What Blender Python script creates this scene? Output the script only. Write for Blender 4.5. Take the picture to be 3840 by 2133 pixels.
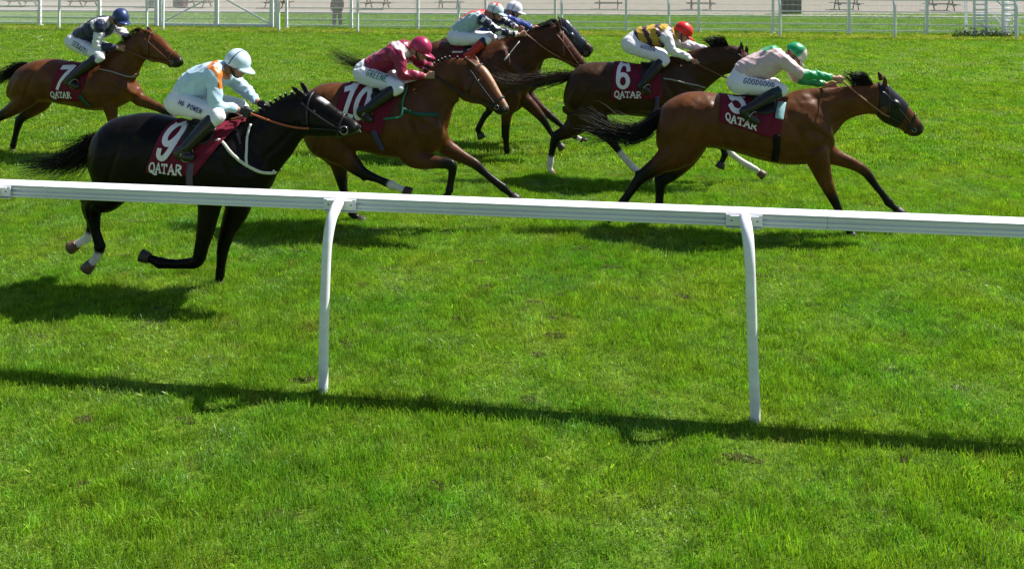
import bpy, math, random
import numpy as np
from mathutils import Vector, Matrix, noise as mnoise
from mathutils.bvhtree import BVHTree
from mathutils.kdtree import KDTree

for o in list(bpy.data.objects):
    bpy.data.objects.remove(o)
SC = bpy.context.scene
COL = SC.collection
R = math.radians
rng = np.random.default_rng(11)
random.seed(5)

# ------------------------------------------------------------------ camera, sky, sun, exposure
YAW = math.atan(3200 / 23300)
CAM_H = 2.976
cam_d = bpy.data.cameras.new('camera')
cam_d.sensor_width = 36.0
cam_d.lens = 30.0
cam_d.shift_y = -0.3107
cam_d.clip_start = 0.1
cam_d.clip_end = 1500
cam = bpy.data.objects.new('camera', cam_d)
COL.objects.link(cam)
cam.location = (0, 0, CAM_H)
cam.rotation_euler = (R(90), 0, YAW)
SC.camera = cam

SUN = Vector((0.80, 0.46, 1.22)).normalized()
W = bpy.data.worlds.new('World')
SC.world = W
W.use_nodes = True
nt = W.node_tree
bg = nt.nodes['Background']
sky = nt.nodes.new('ShaderNodeTexSky')
sky.sky_type = 'NISHITA'
sky.sun_disc = False
sky.sun_elevation = math.asin(SUN.z)
sky.sun_rotation = math.atan2(SUN.x, SUN.y)
nt.links.new(sky.outputs[0], bg.inputs[0])
bg.inputs[1].default_value = 0.058
sun_d = bpy.data.lights.new('sun', 'SUN')
sun_d.energy = 5.0
sun_d.angle = R(0.53)
sun_d.color = (1.0, 0.95, 0.87)
sun = bpy.data.objects.new('sun', sun_d)
COL.objects.link(sun)
sun.rotation_euler = SUN.to_track_quat('Z', 'Y').to_euler()
vs = SC.view_settings
vs.view_transform = 'Standard'
vs.look = 'None'
vs.gamma = 1.0
vs.use_curve_mapping = False
vs.exposure = 0.74

# ------------------------------------------------------------------ helpers
def tag(o, label=None, cat=None, group=None, kind=None):
    if label: o['label'] = label
    if cat: o['category'] = cat
    if group: o['group'] = group
    if kind: o['kind'] = kind
    return o

def empty(name, loc):
    o = bpy.data.objects.new(name, None)
    o.empty_display_size = 0.1
    COL.objects.link(o)
    o.location = loc
    return o

def link(name, me, mat=None, parent=None, loc=None):
    o = bpy.data.objects.new(name, me)
    if mat is not None:
        me.materials.append(mat)
    COL.objects.link(o)
    if parent is not None:
        o.parent = parent
    if loc is not None:
        o.location = loc
    return o

def mesh_from(name, V, F, smooth=True, cols=None):
    me = bpy.data.meshes.new(name)
    me.from_pydata([tuple(map(float, v)) for v in V], [], [tuple(map(int, f)) for f in F])
    if smooth:
        me.polygons.foreach_set('use_smooth', [True] * len(me.polygons))
    if cols is not None:
        a = me.color_attributes.new('col', 'FLOAT_COLOR', 'POINT')
        c4 = np.ones((len(V), 4), np.float32)
        c4[:, :3] = cols
        a.data.foreach_set('color', c4.ravel())
    me.update()
    return me

class Geo:
    """Collects closed shapes: vertices, faces, one colour per vertex."""
    def __init__(s):
        s.V, s.F, s.C = [], [], []
    def add(s, V, F, C=(1, 1, 1)):
        n = len(s.V)
        s.V.extend(V)
        s.F.extend([tuple(i + n for i in f) for f in F])
        if len(C) == 3 and not hasattr(C[0], '__len__'):
            C = [C] * len(V)
        s.C.extend(C)
    def loft(s, rings, n=20, e=1.0, color=None, cap=True):
        """rings: list of (centre, a, b) vectors; colour(u, angle) -> rgb"""
        V, F, C = [], [], []
        m = len(rings)
        for i, (c, a, b) in enumerate(rings):
            for k in range(n):
                t = 2 * math.pi * k / n
                ct, st = math.cos(t), math.sin(t)
                if e != 1.0:
                    ct = math.copysign(abs(ct) ** e, ct)
                    st = math.copysign(abs(st) ** e, st)
                V.append(c + a * ct + b * st)
                C.append(color(i / (m - 1), t) if color else (1, 1, 1))
        for i in range(m - 1):
            for k in range(n):
                k2 = (k + 1) % n
                F.append((i * n + k, i * n + k2, (i + 1) * n + k2, (i + 1) * n + k))
        if cap:
            for i, sgn in ((0, 1), (m - 1, -1)):
                c0 = rings[i][0]
                V.append(Vector(c0))
                C.append(C[i * n])
                j = len(V) - 1
                for k in range(n):
                    k2 = (k + 1) % n
                    F.append((i * n + k2, i * n + k, j) if sgn > 0 else (i * n + k, i * n + k2, j))
        s.add(V, F, C)
    def tube(s, pts, rads, n=12, sub=4, color=None, flat=1.0, side=Vector((0, 1, 0))):
        P, Rr = spline(pts, rads, sub)
        rings = []
        for i, p in enumerate(P):
            t = (P[min(i + 1, len(P) - 1)] - P[max(i - 1, 0)])
            if t.length < 1e-6: t = Vector((1, 0, 0))
            t.normalize()
            sd = side - t * side.dot(t)
            if sd.length < 0.05: sd = Vector((1, 0, 0)) - t * t.x
            sd.normalize()
            up = sd.cross(t)
            fl = flat(Rr[i]) if callable(flat) else flat
            rings.append((p, up * Rr[i], sd * Rr[i] * fl))
        s.loft(rings, n=n, color=color)
    def ball(s, c, rx, ry=None, rz=None, M=None, n=14, color=(1, 1, 1)):
        ry = ry or rx; rz = rz or rx
        M = M or Matrix.Identity(3)
        V, F = [], []
        h = n // 2
        for i in range(1, h):
            ph = math.pi * i / h
            for k in range(n):
                t = 2 * math.pi * k / n
                V.append(Vector(c) + M @ Vector((rx * math.sin(ph) * math.cos(t), ry * math.sin(ph) * math.sin(t), rz * math.cos(ph))))
        for i in range(h - 2):
            for k in range(n):
                k2 = (k + 1) % n
                F.append((i * n + k, (i + 1) * n + k, (i + 1) * n + k2, i * n + k2))
        V.append(Vector(c) + M @ Vector((0, 0, rz))); V.append(Vector(c) + M @ Vector((0, 0, -rz)))
        a, b = len(V) - 2, len(V) - 1
        for k in range(n):
            k2 = (k + 1) % n
            F.append((a, k, k2)); F.append((b, (h - 2) * n + k2, (h - 2) * n + k))
        s.add(V, F, color)
    def box(s, lo, hi, M=None):
        (x0, y0, z0), (x1, y1, z1) = lo, hi
        V = [Vector(v) for v in ((x0, y0, z0), (x1, y0, z0), (x1, y1, z0), (x0, y1, z0), (x0, y0, z1), (x1, y0, z1), (x1, y1, z1), (x0, y1, z1))]
        if M is not None: V = [M @ v for v in V]
        s.add(V, [(0, 3, 2, 1), (4, 5, 6, 7), (0, 1, 5, 4), (1, 2, 6, 5), (2, 3, 7, 6), (3, 0, 4, 7)])
    def bar(s, p, q, w, d=None, up=Vector((0, 0, 1))):
        """square bar from p to q"""
        d = d or w
        p, q = Vector(p), Vector(q)
        t = (q - p).normalized()
        u = up - t * up.dot(t)
        if u.length < 1e-3: u = Vector((0, 1, 0)) - t * t.y
        u.normalize(); v = t.cross(u)
        V = []
        for e in (p, q):
            for a, b in ((-1, -1), (1, -1), (1, 1), (-1, 1)):
                V.append(e + u * a * w / 2 + v * b * d / 2)
        s.add(V, [(3, 2, 1, 0), (4, 5, 6, 7), (0, 1, 5, 4), (1, 2, 6, 5), (2, 3, 7, 6), (3, 0, 4, 7)])
    def build(s, name, mat, parent=None, smooth=False, cols=False, loc=None):
        return link(name, mesh_from(name, s.V, s.F, smooth, s.C if cols else None), mat, parent, loc)

def spline(pts, vals, sub=4):
    """Catmull-Rom through points (Vectors) with values along."""
    pts = [Vector(p) for p in pts]
    P, Q = [], []
    n = len(pts)
    for i in range(n - 1):
        p0, p1, p2, p3 = pts[max(i - 1, 0)], pts[i], pts[i + 1], pts[min(i + 2, n - 1)]
        v0, v1, v2, v3 = vals[max(i - 1, 0)], vals[i], vals[i + 1], vals[min(i + 2, n - 1)]
        for k in range(sub):
            t = k / sub
            t2, t3 = t * t, t * t * t
            f = lambda a, b, c, d: 0.5 * (2 * b + (c - a) * t + (2 * a - 5 * b + 4 * c - d) * t2 + (3 * b - a - 3 * c + d) * t3)
            P.append(f(p0, p1, p2, p3)); Q.append(f(v0, v1, v2, v3))
    P.append(pts[-1].copy()); Q.append(vals[-1])
    return P, Q

def section_rings(S, sub=5, inset=1.0, ext=0.0):
    """S: (top x, top z, bottom x, bottom z, half width, y) stations -> smooth rings"""
    tops, _ = spline([Vector((q[0], q[5], q[1])) for q in S], [0] * len(S), sub)
    bots, hw = spline([Vector((q[2], q[5], q[3])) for q in S], [q[4] for q in S], sub)
    rings = []
    cs = [(a + b) / 2 for a, b in zip(tops, bots)]
    for i, c in enumerate(cs):
        a = (tops[i] - bots[i]) / 2 * inset
        t = cs[min(i + 1, len(cs) - 1)] - cs[max(i - 1, 0)]
        b = a.cross(t)
        if b.length < 1e-6: b = Vector((0, 1, 0))
        b.normalize()
        if b.y < 0: b = -b
        rings.append((c, a, b * (hw[i] * inset + ext)))
    return rings

def remesh(geo, voxel, smooth=6, soft=None, colors=True):
    """union of the closed shapes in geo as one continuous skin -> V (n,3), F, C"""
    me = mesh_from('tmp', geo.V, geo.F)
    ob = bpy.data.objects.new('tmp', me)
    COL.objects.link(ob)
    md = ob.modifiers.new('r', 'REMESH')
    md.mode = 'VOXEL'; md.voxel_size = voxel; md.adaptivity = 0
    dg = bpy.context.evaluated_depsgraph_get()
    ev = ob.evaluated_get(dg)
    m2 = ev.to_mesh()
    nv = len(m2.vertices)
    V = np.empty(nv * 3, np.float32); m2.vertices.foreach_get('co', V); V = V.reshape(-1, 3).astype(np.float64)
    npol = len(m2.polygons)
    ls = np.empty(npol, np.int32); m2.polygons.foreach_get('loop_start', ls)
    lt = np.empty(npol, np.int32); m2.polygons.foreach_get('loop_total', lt)
    vi = np.empty(len(m2.loops), np.int32); m2.loops.foreach_get('vertex_index', vi)
    E = np.empty(len(m2.edges) * 2, np.int32); m2.edges.foreach_get('vertices', E); E = E.reshape(-1, 2)
    ev.to_mesh_clear()
    bpy.data.objects.remove(ob); bpy.data.meshes.remove(me)
    deg = np.bincount(E.ravel(), minlength=nv).clip(1)
    def lap(V):
        L = np.zeros_like(V)
        for k in range(3):
            L[:, k] = np.bincount(E[:, 0], V[E[:, 1], k], nv) + np.bincount(E[:, 1], V[E[:, 0], k], nv)
        return L / deg[:, None] - V
    for i in range(smooth):                       # non-shrinking smoothing
        V += 0.6 * lap(V)
        V -= 0.62 * lap(V)
    C = None
    if colors:
        k0 = KDTree(nv)
        for i, v in enumerate(V): k0.insert(v, i)
        k0.balance()
        keep = [i for i, v in enumerate(geo.V) if k0.find(v)[2] < voxel * 1.25]   # only points that lie on the outer skin
        if len(keep) < 50: keep = range(len(geo.V))
        kd = KDTree(len(keep))
        for i in keep: kd.insert(geo.V[i], i)
        kd.balance()
        GC = np.array(geo.C)
        C = np.array([GC[kd.find(v)[1]] for v in V])
    Fc = [tuple(vi[a:a + b]) for a, b in zip(ls.tolist(), lt.tolist())]
    return V, Fc, C, lap

# ------------------------------------------------------------------ materials
MATS = {}
def mat(name, color=(0.5, 0.5, 0.5), rough=0.6, spec=0.5, attr=False, var=0.0, vscale=8.0, bump=0.0, bscale=60.0, rvar=0.0, metal=0.0, sheen=0.0, coat=0.0, stretch=None):
    if name in MATS: return MATS[name]
    m = bpy.data.materials.new(name)
    m.use_nodes = True
    t = m.node_tree; L = t.links.new
    b = t.nodes['Principled BSDF']
    b.inputs['Roughness'].default_value = rough
    b.inputs['Specular IOR Level'].default_value = spec
    b.inputs['Metallic'].default_value = metal
    if sheen:
        b.inputs['Sheen Weight'].default_value = sheen
        b.inputs['Sheen Roughness'].default_value = 0.4
    if coat:
        b.inputs['Coat Weight'].default_value = coat
        b.inputs['Coat Roughness'].default_value = 0.15
    tc = t.nodes.new('ShaderNodeTexCoord')
    vec = tc.outputs['Object']
    if stretch:
        mp = t.nodes.new('ShaderNodeMapping'); mp.inputs['Scale'].default_value = stretch
        L(vec, mp.inputs[0]); vec = mp.outputs[0]
    if attr:
        at = t.nodes.new('ShaderNodeVertexColor'); at.layer_name = 'col'
        csock = at.outputs[0]
    else:
        rgb = t.nodes.new('ShaderNodeRGB'); rgb.outputs[0].default_value = (*color, 1)
        csock = rgb.outputs[0]
    if var > 0:
        nz = t.nodes.new('ShaderNodeTexNoise'); nz.inputs['Scale'].default_value = vscale; nz.inputs['Detail'].default_value = 5
        L(vec, nz.inputs['Vector'])
        mr = t.nodes.new('ShaderNodeMapRange')
        mr.inputs[1].default_value = 0.3; mr.inputs[2].default_value = 0.7
        mr.inputs[3].default_value = 1 - var; mr.inputs[4].default_value = 1 + var
        L(nz.outputs[0], mr.inputs[0])
        mx = t.nodes.new('ShaderNodeVectorMath'); mx.operation = 'SCALE'
        L(csock, mx.inputs[0]); L(mr.outputs[0], mx.inputs['Scale'])
        csock = mx.outputs[0]
    L(csock, b.inputs['Base Color'])
    if bump > 0:
        nb = t.nodes.new('ShaderNodeTexNoise'); nb.inputs['Scale'].default_value = bscale; nb.inputs['Detail'].default_value = 4
        L(vec, nb.inputs['Vector'])
        bp = t.nodes.new('ShaderNodeBump'); bp.inputs['Strength'].default_value = bump; bp.inputs['Distance'].default_value = 0.02
        L(nb.outputs[0], bp.inputs['Height']); L(bp.outputs[0], b.inputs['Normal'])
    if rvar > 0:
        nr = t.nodes.new('ShaderNodeTexNoise'); nr.inputs['Scale'].default_value = 9; nr.inputs['Detail'].default_value = 8; nr.inputs['Roughness'].default_value = 0.7
        L(vec, nr.inputs['Vector'])
        m4 = t.nodes.new('ShaderNodeMapRange'); m4.inputs[1].default_value = 0.3; m4.inputs[2].default_value = 0.7
        m4.inputs[3].default_value = rough - rvar; m4.inputs[4].default_value = rough + rvar
        L(nr.outputs[0], m4.inputs[0]); L(m4.outputs[0], b.inputs['Roughness'])
    MATS[name] = m
    return m

M_coat = mat('horse_coat', attr=True, rough=0.42, spec=0.22, var=0.28, vscale=6, bump=0.30, bscale=11, rvar=0.14)
M_coatb = mat('black_coat', attr=True, rough=0.36, spec=0.13, var=0.28, vscale=6, bump=0.30, bscale=11, rvar=0.14)
M_hair = mat('horse_hair', (0.007, 0.006, 0.0055), 0.6, 0.25, var=0.3)
M_hair2 = mat('brown_hair', (0.045, 0.024, 0.012), 0.45, 0.5, var=0.4)
M_hoof = mat('dark_hoof', (0.035, 0.028, 0.022), 0.5, var=0.3, vscale=30)
M_hoofp = mat('pale_hoof', (0.13, 0.075, 0.045), 0.5, var=0.25, vscale=30)
M_eye = mat('eye', (0.008, 0.006, 0.005), 0.08, 0.8)
M_maroon = mat('maroon_cloth', (0.155, 0.006, 0.026), 0.75, 0.3, var=0.15, vscale=14, bump=0.2, bscale=60)
M_print = mat('white_print', (0.85, 0.83, 0.84), 0.7)
M_black = mat('black_leather', (0.012, 0.012, 0.013), 0.42, 0.5, bump=0.1)
M_blackw = mat('black_web', (0.008, 0.008, 0.009), 0.7, 0.15)
M_brownl = mat('brown_leather', (0.16, 0.055, 0.02), 0.5, 0.5, var=0.2)
M_orange = mat('orange_rubber', (0.34, 0.085, 0.03), 0.55)
M_white = mat('white_web', (0.68, 0.68, 0.62), 0.7)
M_grey = mat('grey_web', (0.30, 0.27, 0.24), 0.7)
M_purple = mat('purple_web', (0.06, 0.045, 0.16), 0.7)
M_greenw = mat('green_web', (0.004, 0.07, 0.045), 0.6)
M_steel = mat('steel', (0.42, 0.42, 0.43), 0.35, metal=1.0)
M_skin = mat('skin', (0.42, 0.22, 0.15), 0.5, 0.4, var=0.12, vscale=25)
M_silk = mat('silk', attr=True, rough=0.38, spec=0.5, var=0.08, vscale=18, bump=0.35, bscale=16, sheen=0.2)
M_breech = mat('white_breeches', (0.84, 0.85, 0.90), 0.6, 0.4, var=0.05, bump=0.18, bscale=22)
M_boot = mat('black_boot', (0.010, 0.011, 0.012), 0.3, 0.6, var=0.2)
M_helm = mat('helmet_silk', attr=True, rough=0.35, spec=0.5, var=0.05, vscale=20, bump=0.2, bscale=22)
M_navyp = mat('navy_print', (0.02, 0.03, 0.14), 0.7)
M_greenp = mat('green_print', (0.02, 0.20, 0.06), 0.7)
M_rail = mat('white_rail', (0.86, 0.87, 0.93), 0.45, 0.4, var=0.10, vscale=2.5, stretch=(0.35, 4, 4))
M_fence = mat('white_fence', (0.89, 0.90, 0.95), 0.5, var=0.05)

# ------------------------------------------------------------------ posed outlines, metres; x along the course, z up, from each animal's own base
DATA = {'A': {'S': 1.12,
       'Y': 12.4,
       'bit': (1.535, 1.538),
       'breast': [(0.362, 1.379), (0.492, 1.357), (0.596, 1.329), (0.739, 1.277), (0.881, 1.255), (0.997, 1.257)],
       'cloth': [(-0.266, 1.494), (0.276, 1.465), (0.108, 0.907), (-0.411, 0.915)],
       'ears': [(1.167, 1.935, 1.024, 1.995), (1.121, 1.961, 1.031, 2.044)],
       'girth': [(0.127, 0.993), (0.177, 0.902), (0.239, 0.812)],
       'head': [(1.008, 1.994, 1.034, 1.576, 0.095, -0.05), (1.182, 1.95, 1.091, 1.525, 0.118, -0.08), (1.322, 1.9, 1.219, 1.495, 0.112, -0.12),
                (1.454, 1.81, 1.351, 1.491, 0.095, -0.17), (1.566, 1.719, 1.477, 1.473, 0.076, -0.21), (1.677, 1.653, 1.576, 1.444, 0.064, -0.25),
                (1.764, 1.592, 1.669, 1.431, 0.062, -0.28), (1.794, 1.536, 1.737, 1.449, 0.047, -0.3)],
       'j': {'arm': {'far': [(0.358, 2.027, 0.185), (0.521, 1.888, 0.224), (0.645, 1.8, 0.112), (0.696, 1.729, 0.084)],
                     'near': [(0.375, 2.064, -0.185), (0.362, 1.759, -0.224), (0.629, 1.698, -0.112), (0.742, 1.696, -0.084)]},
             'head': (0.603, 2.158),
             'hip': (-0.161, 1.794),
             'leg': [(-0.091, 1.773, -0.101), (0.407, 1.588, -0.252), (0.003, 1.247, -0.375), (-0.06, 1.197, -0.37), (0.155, 1.118, -0.375)],
             'torso': [(-0.195, 1.911, -0.014, 1.752, 0.168, 0), (-0.135, 1.985, 0.119, 1.754, 0.185, 0), (-0.014, 2.061, 0.212, 1.817, 0.202, 0),
                       (0.146, 2.154, 0.358, 1.855, 0.213, 0), (0.292, 2.198, 0.451, 1.93, 0.19, 0), (0.425, 2.2, 0.478, 2.041, 0.101, 0)]},
       'legs': {'ff': [(0.758, 1.026, 0.146, 0.1), (0.839, 0.893, 0.123, 0.099), (1.011, 0.823, 0.09, 0.097), (1.157, 0.765, 0.071, 0.096), (1.302, 0.695, 0.06, 0.094),
                       (1.446, 0.576, 0.045, 0.093), (1.578, 0.445, 0.049, 0.091), (1.617, 0.41, 0.04, 0.09), (1.67, 0.363, 0.04, 0.088)],
                'fn': [(0.441, 0.972, 0.179, -0.12), (0.49, 0.822, 0.14, -0.118), (0.526, 0.661, 0.093, -0.116), (0.537, 0.498, 0.063, -0.114),
                       (0.523, 0.324, 0.045, -0.112), (0.509, 0.161, 0.049, -0.11), (0.51, 0.114, 0.04, -0.108), (0.519, 0.068, 0.04, -0.106)],
                'hf': [(-0.917, 1.076, 0.263, 0.12), (-0.837, 0.934, 0.218, 0.118), (-0.862, 0.796, 0.162, 0.117), (-0.979, 0.686, 0.121, 0.115),
                       (-1.108, 0.594, 0.09, 0.114), (-1.215, 0.496, 0.072, 0.112), (-1.283, 0.291, 0.048, 0.11), (-1.328, 0.104, 0.05, 0.109),
                       (-1.337, 0.056, 0.04, 0.107), (-1.341, 0.02, 0.04, 0.106)],
                'hn': [(-0.839, 1.157, 0.263, -0.12), (-0.879, 1.015, 0.258, -0.118), (-0.957, 0.89, 0.19, -0.117), (-1.075, 0.781, 0.134, -0.115),
                       (-1.231, 0.677, 0.099, -0.114), (-1.388, 0.591, 0.074, -0.112), (-1.559, 0.456, 0.049, -0.11), (-1.73, 0.333, 0.052, -0.109),
                       (-1.796, 0.284, 0.041, -0.107), (-1.85, 0.234, 0.04, -0.106)]},
       'neck': [(0.212, 1.509, 0.741, 1.04, 0.179, 0), (0.372, 1.61, 0.873, 1.238, 0.14, 0), (0.557, 1.71, 0.938, 1.374, 0.112, 0),
                (0.741, 1.837, 1.003, 1.475, 0.101, -0.02), (0.871, 1.937, 1.061, 1.532, 0.095, -0.04)],
       'num': [(-0.241, 1.417), (-0.025, 1.418), (-0.132, 1.077), (-0.313, 1.076)],
       'tail': [[(-1.093, 1.38), (-1.217, 1.33), (-1.36, 1.25), (-1.531, 1.176), (-1.715, 1.113)]],
       'torso': [(-1.106, 1.368, -1.223, 1.134, 0.112, 0), (-1.041, 1.398, -1.282, 0.871, 0.224, 0), (-0.917, 1.454, -1.047, 0.829, 0.291, 0),
                 (-0.749, 1.492, -0.749, 0.823, 0.314, 0), (-0.569, 1.51, -0.491, 0.817, 0.308, 0), (-0.376, 1.485, -0.312, 0.786, 0.314, 0),
                 (-0.184, 1.447, -0.12, 0.76, 0.325, 0), (0.007, 1.438, 0.071, 0.718, 0.319, 0), (0.172, 1.464, 0.248, 0.71, 0.291, 0),
                 (0.35, 1.491, 0.451, 0.726, 0.269, 0), (0.514, 1.458, 0.614, 0.783, 0.246, 0), (0.639, 1.378, 0.752, 0.867, 0.213, 0),
                 (0.752, 1.275, 0.878, 0.986, 0.146, 0)],
       'txt': [(-0.367, 1.038), (0.009, 1.046), (0.006, 0.961), (-0.367, 0.953)],
       'xb': -8.486},
 'B': {'S': 1.0,
       'Y': 7.42,
       'bit': (1.169, 1.487),
       'breast': [(0.113, 1.42), (0.197, 1.399), (0.314, 1.292), (0.43, 1.193), (0.563, 1.119), (0.665, 1.107)],
       'breast2': [(0.421, 1.188), (0.391, 1.369), (0.404, 1.543)],
       'cloth': [(-0.346, 1.592), (0.341, 1.598), (-0.02, 1.119), (-0.499, 1.123)],
       'ears': [(0.858, 1.825, 0.77, 1.894), (0.873, 1.834, 0.798, 1.921)],
       'girth': [(-0.054, 1.229), (-0.066, 1.102), (-0.074, 0.944)],
       'head': [(0.863, 1.823, 0.782, 1.476, 0.085, 0), (0.952, 1.823, 0.863, 1.432, 0.105, 0), (1.041, 1.794, 0.975, 1.432, 0.1, -0.02),
                (1.129, 1.745, 1.063, 1.439, 0.085, -0.04), (1.224, 1.685, 1.158, 1.445, 0.07, -0.06), (1.314, 1.631, 1.242, 1.453, 0.06, -0.07),
                (1.39, 1.593, 1.325, 1.471, 0.057, -0.08), (1.426, 1.556, 1.386, 1.492, 0.042, -0.09)],
       'j': {'arm': {'far': [(0.109, 1.915, 0.165), (0.217, 1.809, 0.2), (0.394, 1.711, 0.1), (0.466, 1.673, 0.075)],
                     'near': [(0.084, 2.007, -0.165), (0.139, 1.738, -0.2), (0.298, 1.673, -0.1), (0.421, 1.632, -0.075)]},
             'head': (0.243, 2.075),
             'hip': (-0.32, 1.718),
             'leg': [(-0.266, 1.719, -0.09), (0.151, 1.645, -0.225), (-0.101, 1.353, -0.335), (-0.174, 1.309, -0.33), (-0.005, 1.28, -0.335)],
             'torso': [(-0.359, 1.862, -0.2, 1.742, 0.15, 0), (-0.316, 1.958, -0.07, 1.76, 0.165, 0), (-0.193, 2.039, 0.007, 1.819, 0.18, 0),
                       (-0.085, 2.081, 0.114, 1.864, 0.19, 0), (0.014, 2.104, 0.152, 1.937, 0.17, 0), (0.091, 2.105, 0.159, 1.987, 0.09, 0),
                       (0.136, 2.081, 0.167, 1.995, 0.06, 0)]},
       'legs': {'ff': [(0.142, 0.929, 0.17, 0.12), (0.184, 0.753, 0.14, 0.118), (0.128, 0.597, 0.1, 0.116), (0.072, 0.464, 0.076, 0.115), (0.036, 0.323, 0.059, 0.113),
                       (0.02, 0.184, 0.045, 0.111), (0.01, 0.091, 0.046, 0.109), (0.005, 0.061, 0.038, 0.107), (0.001, 0.026, 0.036, 0.106)],
                'fn': [(0.076, 1.018, 0.18, -0.12), (0.036, 0.873, 0.14, -0.119), (0.015, 0.737, 0.1, -0.117), (-0.018, 0.569, 0.083, -0.116),
                       (-0.053, 0.432, 0.067, -0.114), (-0.097, 0.294, 0.06, -0.113), (-0.225, 0.261, 0.047, -0.111), (-0.346, 0.254, 0.045, -0.11),
                       (-0.461, 0.256, 0.05, -0.108), (-0.523, 0.279, 0.042, -0.107), (-0.577, 0.295, 0.036, -0.106)],
                'hf': [(-0.956, 1.088, 0.25, 0.12), (-1.006, 0.96, 0.2, 0.118), (-1.124, 0.838, 0.165, 0.117), (-1.277, 0.718, 0.112, 0.115),
                       (-1.298, 0.619, 0.075, 0.114), (-1.284, 0.549, 0.058, 0.112), (-1.293, 0.47, 0.046, 0.11), (-1.329, 0.383, 0.047, 0.109),
                       (-1.388, 0.34, 0.042, 0.107), (-1.442, 0.31, 0.036, 0.106)],
                'hn': [(-0.789, 1.148, 0.25, -0.12), (-0.831, 1.032, 0.205, -0.119), (-0.91, 0.937, 0.175, -0.117), (-1.014, 0.849, 0.165, -0.116),
                       (-1.099, 0.769, 0.118, -0.114), (-1.122, 0.698, 0.085, -0.113), (-1.116, 0.621, 0.062, -0.111), (-1.099, 0.514, 0.046, -0.11),
                       (-1.06, 0.377, 0.05, -0.108), (-1.094, 0.276, 0.041, -0.107), (-1.149, 0.215, 0.036, -0.106)]},
       'neck': [(0.156, 1.54, 0.549, 0.976, 0.16, 0), (0.293, 1.584, 0.676, 1.15, 0.125, 0), (0.447, 1.652, 0.769, 1.273, 0.1, 0), (0.583, 1.736, 0.836, 1.38, 0.09, 0),
                (0.71, 1.804, 0.87, 1.421, 0.085, 0)],
       'num': [(-0.329, 1.542), (-0.15, 1.547), (-0.251, 1.243), (-0.414, 1.238)],
       'tail': [[(-1.149, 1.359), (-1.238, 1.308), (-1.356, 1.232), (-1.507, 1.142), (-1.686, 1.088), (-1.859, 1.071), (-1.967, 1.055)],
                [(-1.159, 1.34), (-1.211, 1.266), (-1.31, 1.173), (-1.408, 1.109), (-1.527, 1.045), (-1.64, 1.004)]],
       'torso': [(-1.138, 1.383, -1.165, 1.216, 0.1, 0), (-1.093, 1.467, -1.156, 1.016, 0.2, 0), (-0.985, 1.548, -1.039, 0.871, 0.27, 0),
                 (-0.842, 1.586, -0.842, 0.812, 0.285, 0), (-0.665, 1.61, -0.647, 0.835, 0.28, 0), (-0.488, 1.59, -0.471, 0.85, 0.28, 0),
                 (-0.313, 1.545, -0.295, 0.832, 0.29, 0), (-0.138, 1.521, -0.121, 0.814, 0.29, 0), (0.035, 1.529, 0.069, 0.804, 0.275, 0),
                 (0.173, 1.54, 0.259, 0.803, 0.25, 0), (0.276, 1.535, 0.413, 0.842, 0.22, 0), (0.361, 1.44, 0.549, 0.944, 0.17, 0),
                 (0.447, 1.329, 0.608, 1.075, 0.12, 0)],
       'txt': [(-0.46, 1.213), (-0.123, 1.211), (-0.13, 1.128), (-0.465, 1.136)],
       'xb': -3.799},
 'C': {'S': 1.04,
       'Y': 9.5,
       'bit': (1.114, 1.469),
       'cloth': [(-0.525, 1.703), (0.132, 1.632), (-0.07, 1.114), (-0.638, 1.165)],
       'ears': [(0.913, 1.88, 0.824, 1.952), (0.959, 1.897, 0.897, 1.975)],
       'girth': [(-0.152, 1.149), (-0.099, 1.02), (-0.07, 0.927)],
       'head': [(0.892, 1.927, 0.746, 1.546, 0.088, -0.03), (1.012, 1.877, 0.795, 1.475, 0.109, -0.06), (1.089, 1.82, 0.886, 1.444, 0.104, -0.09),
                (1.171, 1.71, 0.995, 1.437, 0.088, -0.13), (1.244, 1.593, 1.086, 1.424, 0.071, -0.17), (1.307, 1.5, 1.157, 1.39, 0.06, -0.2),
                (1.351, 1.432, 1.22, 1.351, 0.058, -0.23), (1.357, 1.39, 1.281, 1.344, 0.044, -0.25)],
       'j': {'arm': {'far': [(0.178, 1.92, 0.172), (0.289, 1.82, 0.208), (0.433, 1.815, 0.104), (0.508, 1.757, 0.078)],
                     'near': [(0.083, 1.992, -0.172), (0.16, 1.772, -0.208), (0.385, 1.734, -0.104), (0.504, 1.752, -0.078)]},
             'head': (0.31, 2.026),
             'hip': (-0.347, 1.766),
             'leg': [(-0.322, 1.74, -0.094), (0.095, 1.624, -0.234), (-0.222, 1.383, -0.348), (-0.32, 1.357, -0.343), (-0.155, 1.255, -0.348)],
             'torso': [(-0.352, 1.901, -0.232, 1.749, 0.156, 0), (-0.272, 1.96, -0.103, 1.741, 0.172, 0), (-0.163, 2.024, -0.014, 1.791, 0.187, 0),
                       (-0.054, 2.093, 0.104, 1.841, 0.198, 0), (0.065, 2.133, 0.163, 1.918, 0.177, 0), (0.173, 2.12, 0.212, 1.967, 0.094, 0)]},
       'legs': {'ff': [(0.453, 1.05, 0.146, 0.12), (0.548, 0.92, 0.12, 0.118), (0.684, 0.832, 0.086, 0.116), (0.809, 0.765, 0.068, 0.115), (0.923, 0.705, 0.058, 0.113),
                       (1.057, 0.59, 0.043, 0.111), (1.237, 0.457, 0.047, 0.109), (1.294, 0.412, 0.038, 0.107), (1.345, 0.368, 0.037, 0.106)],
                'fn': [(0.169, 1.028, 0.177, -0.12), (0.22, 0.849, 0.14, -0.118), (0.359, 0.784, 0.099, -0.117), (0.527, 0.772, 0.073, -0.115),
                       (0.678, 0.752, 0.062, -0.114), (0.698, 0.672, 0.048, -0.112), (0.679, 0.561, 0.041, -0.11), (0.664, 0.47, 0.046, -0.109),
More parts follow.
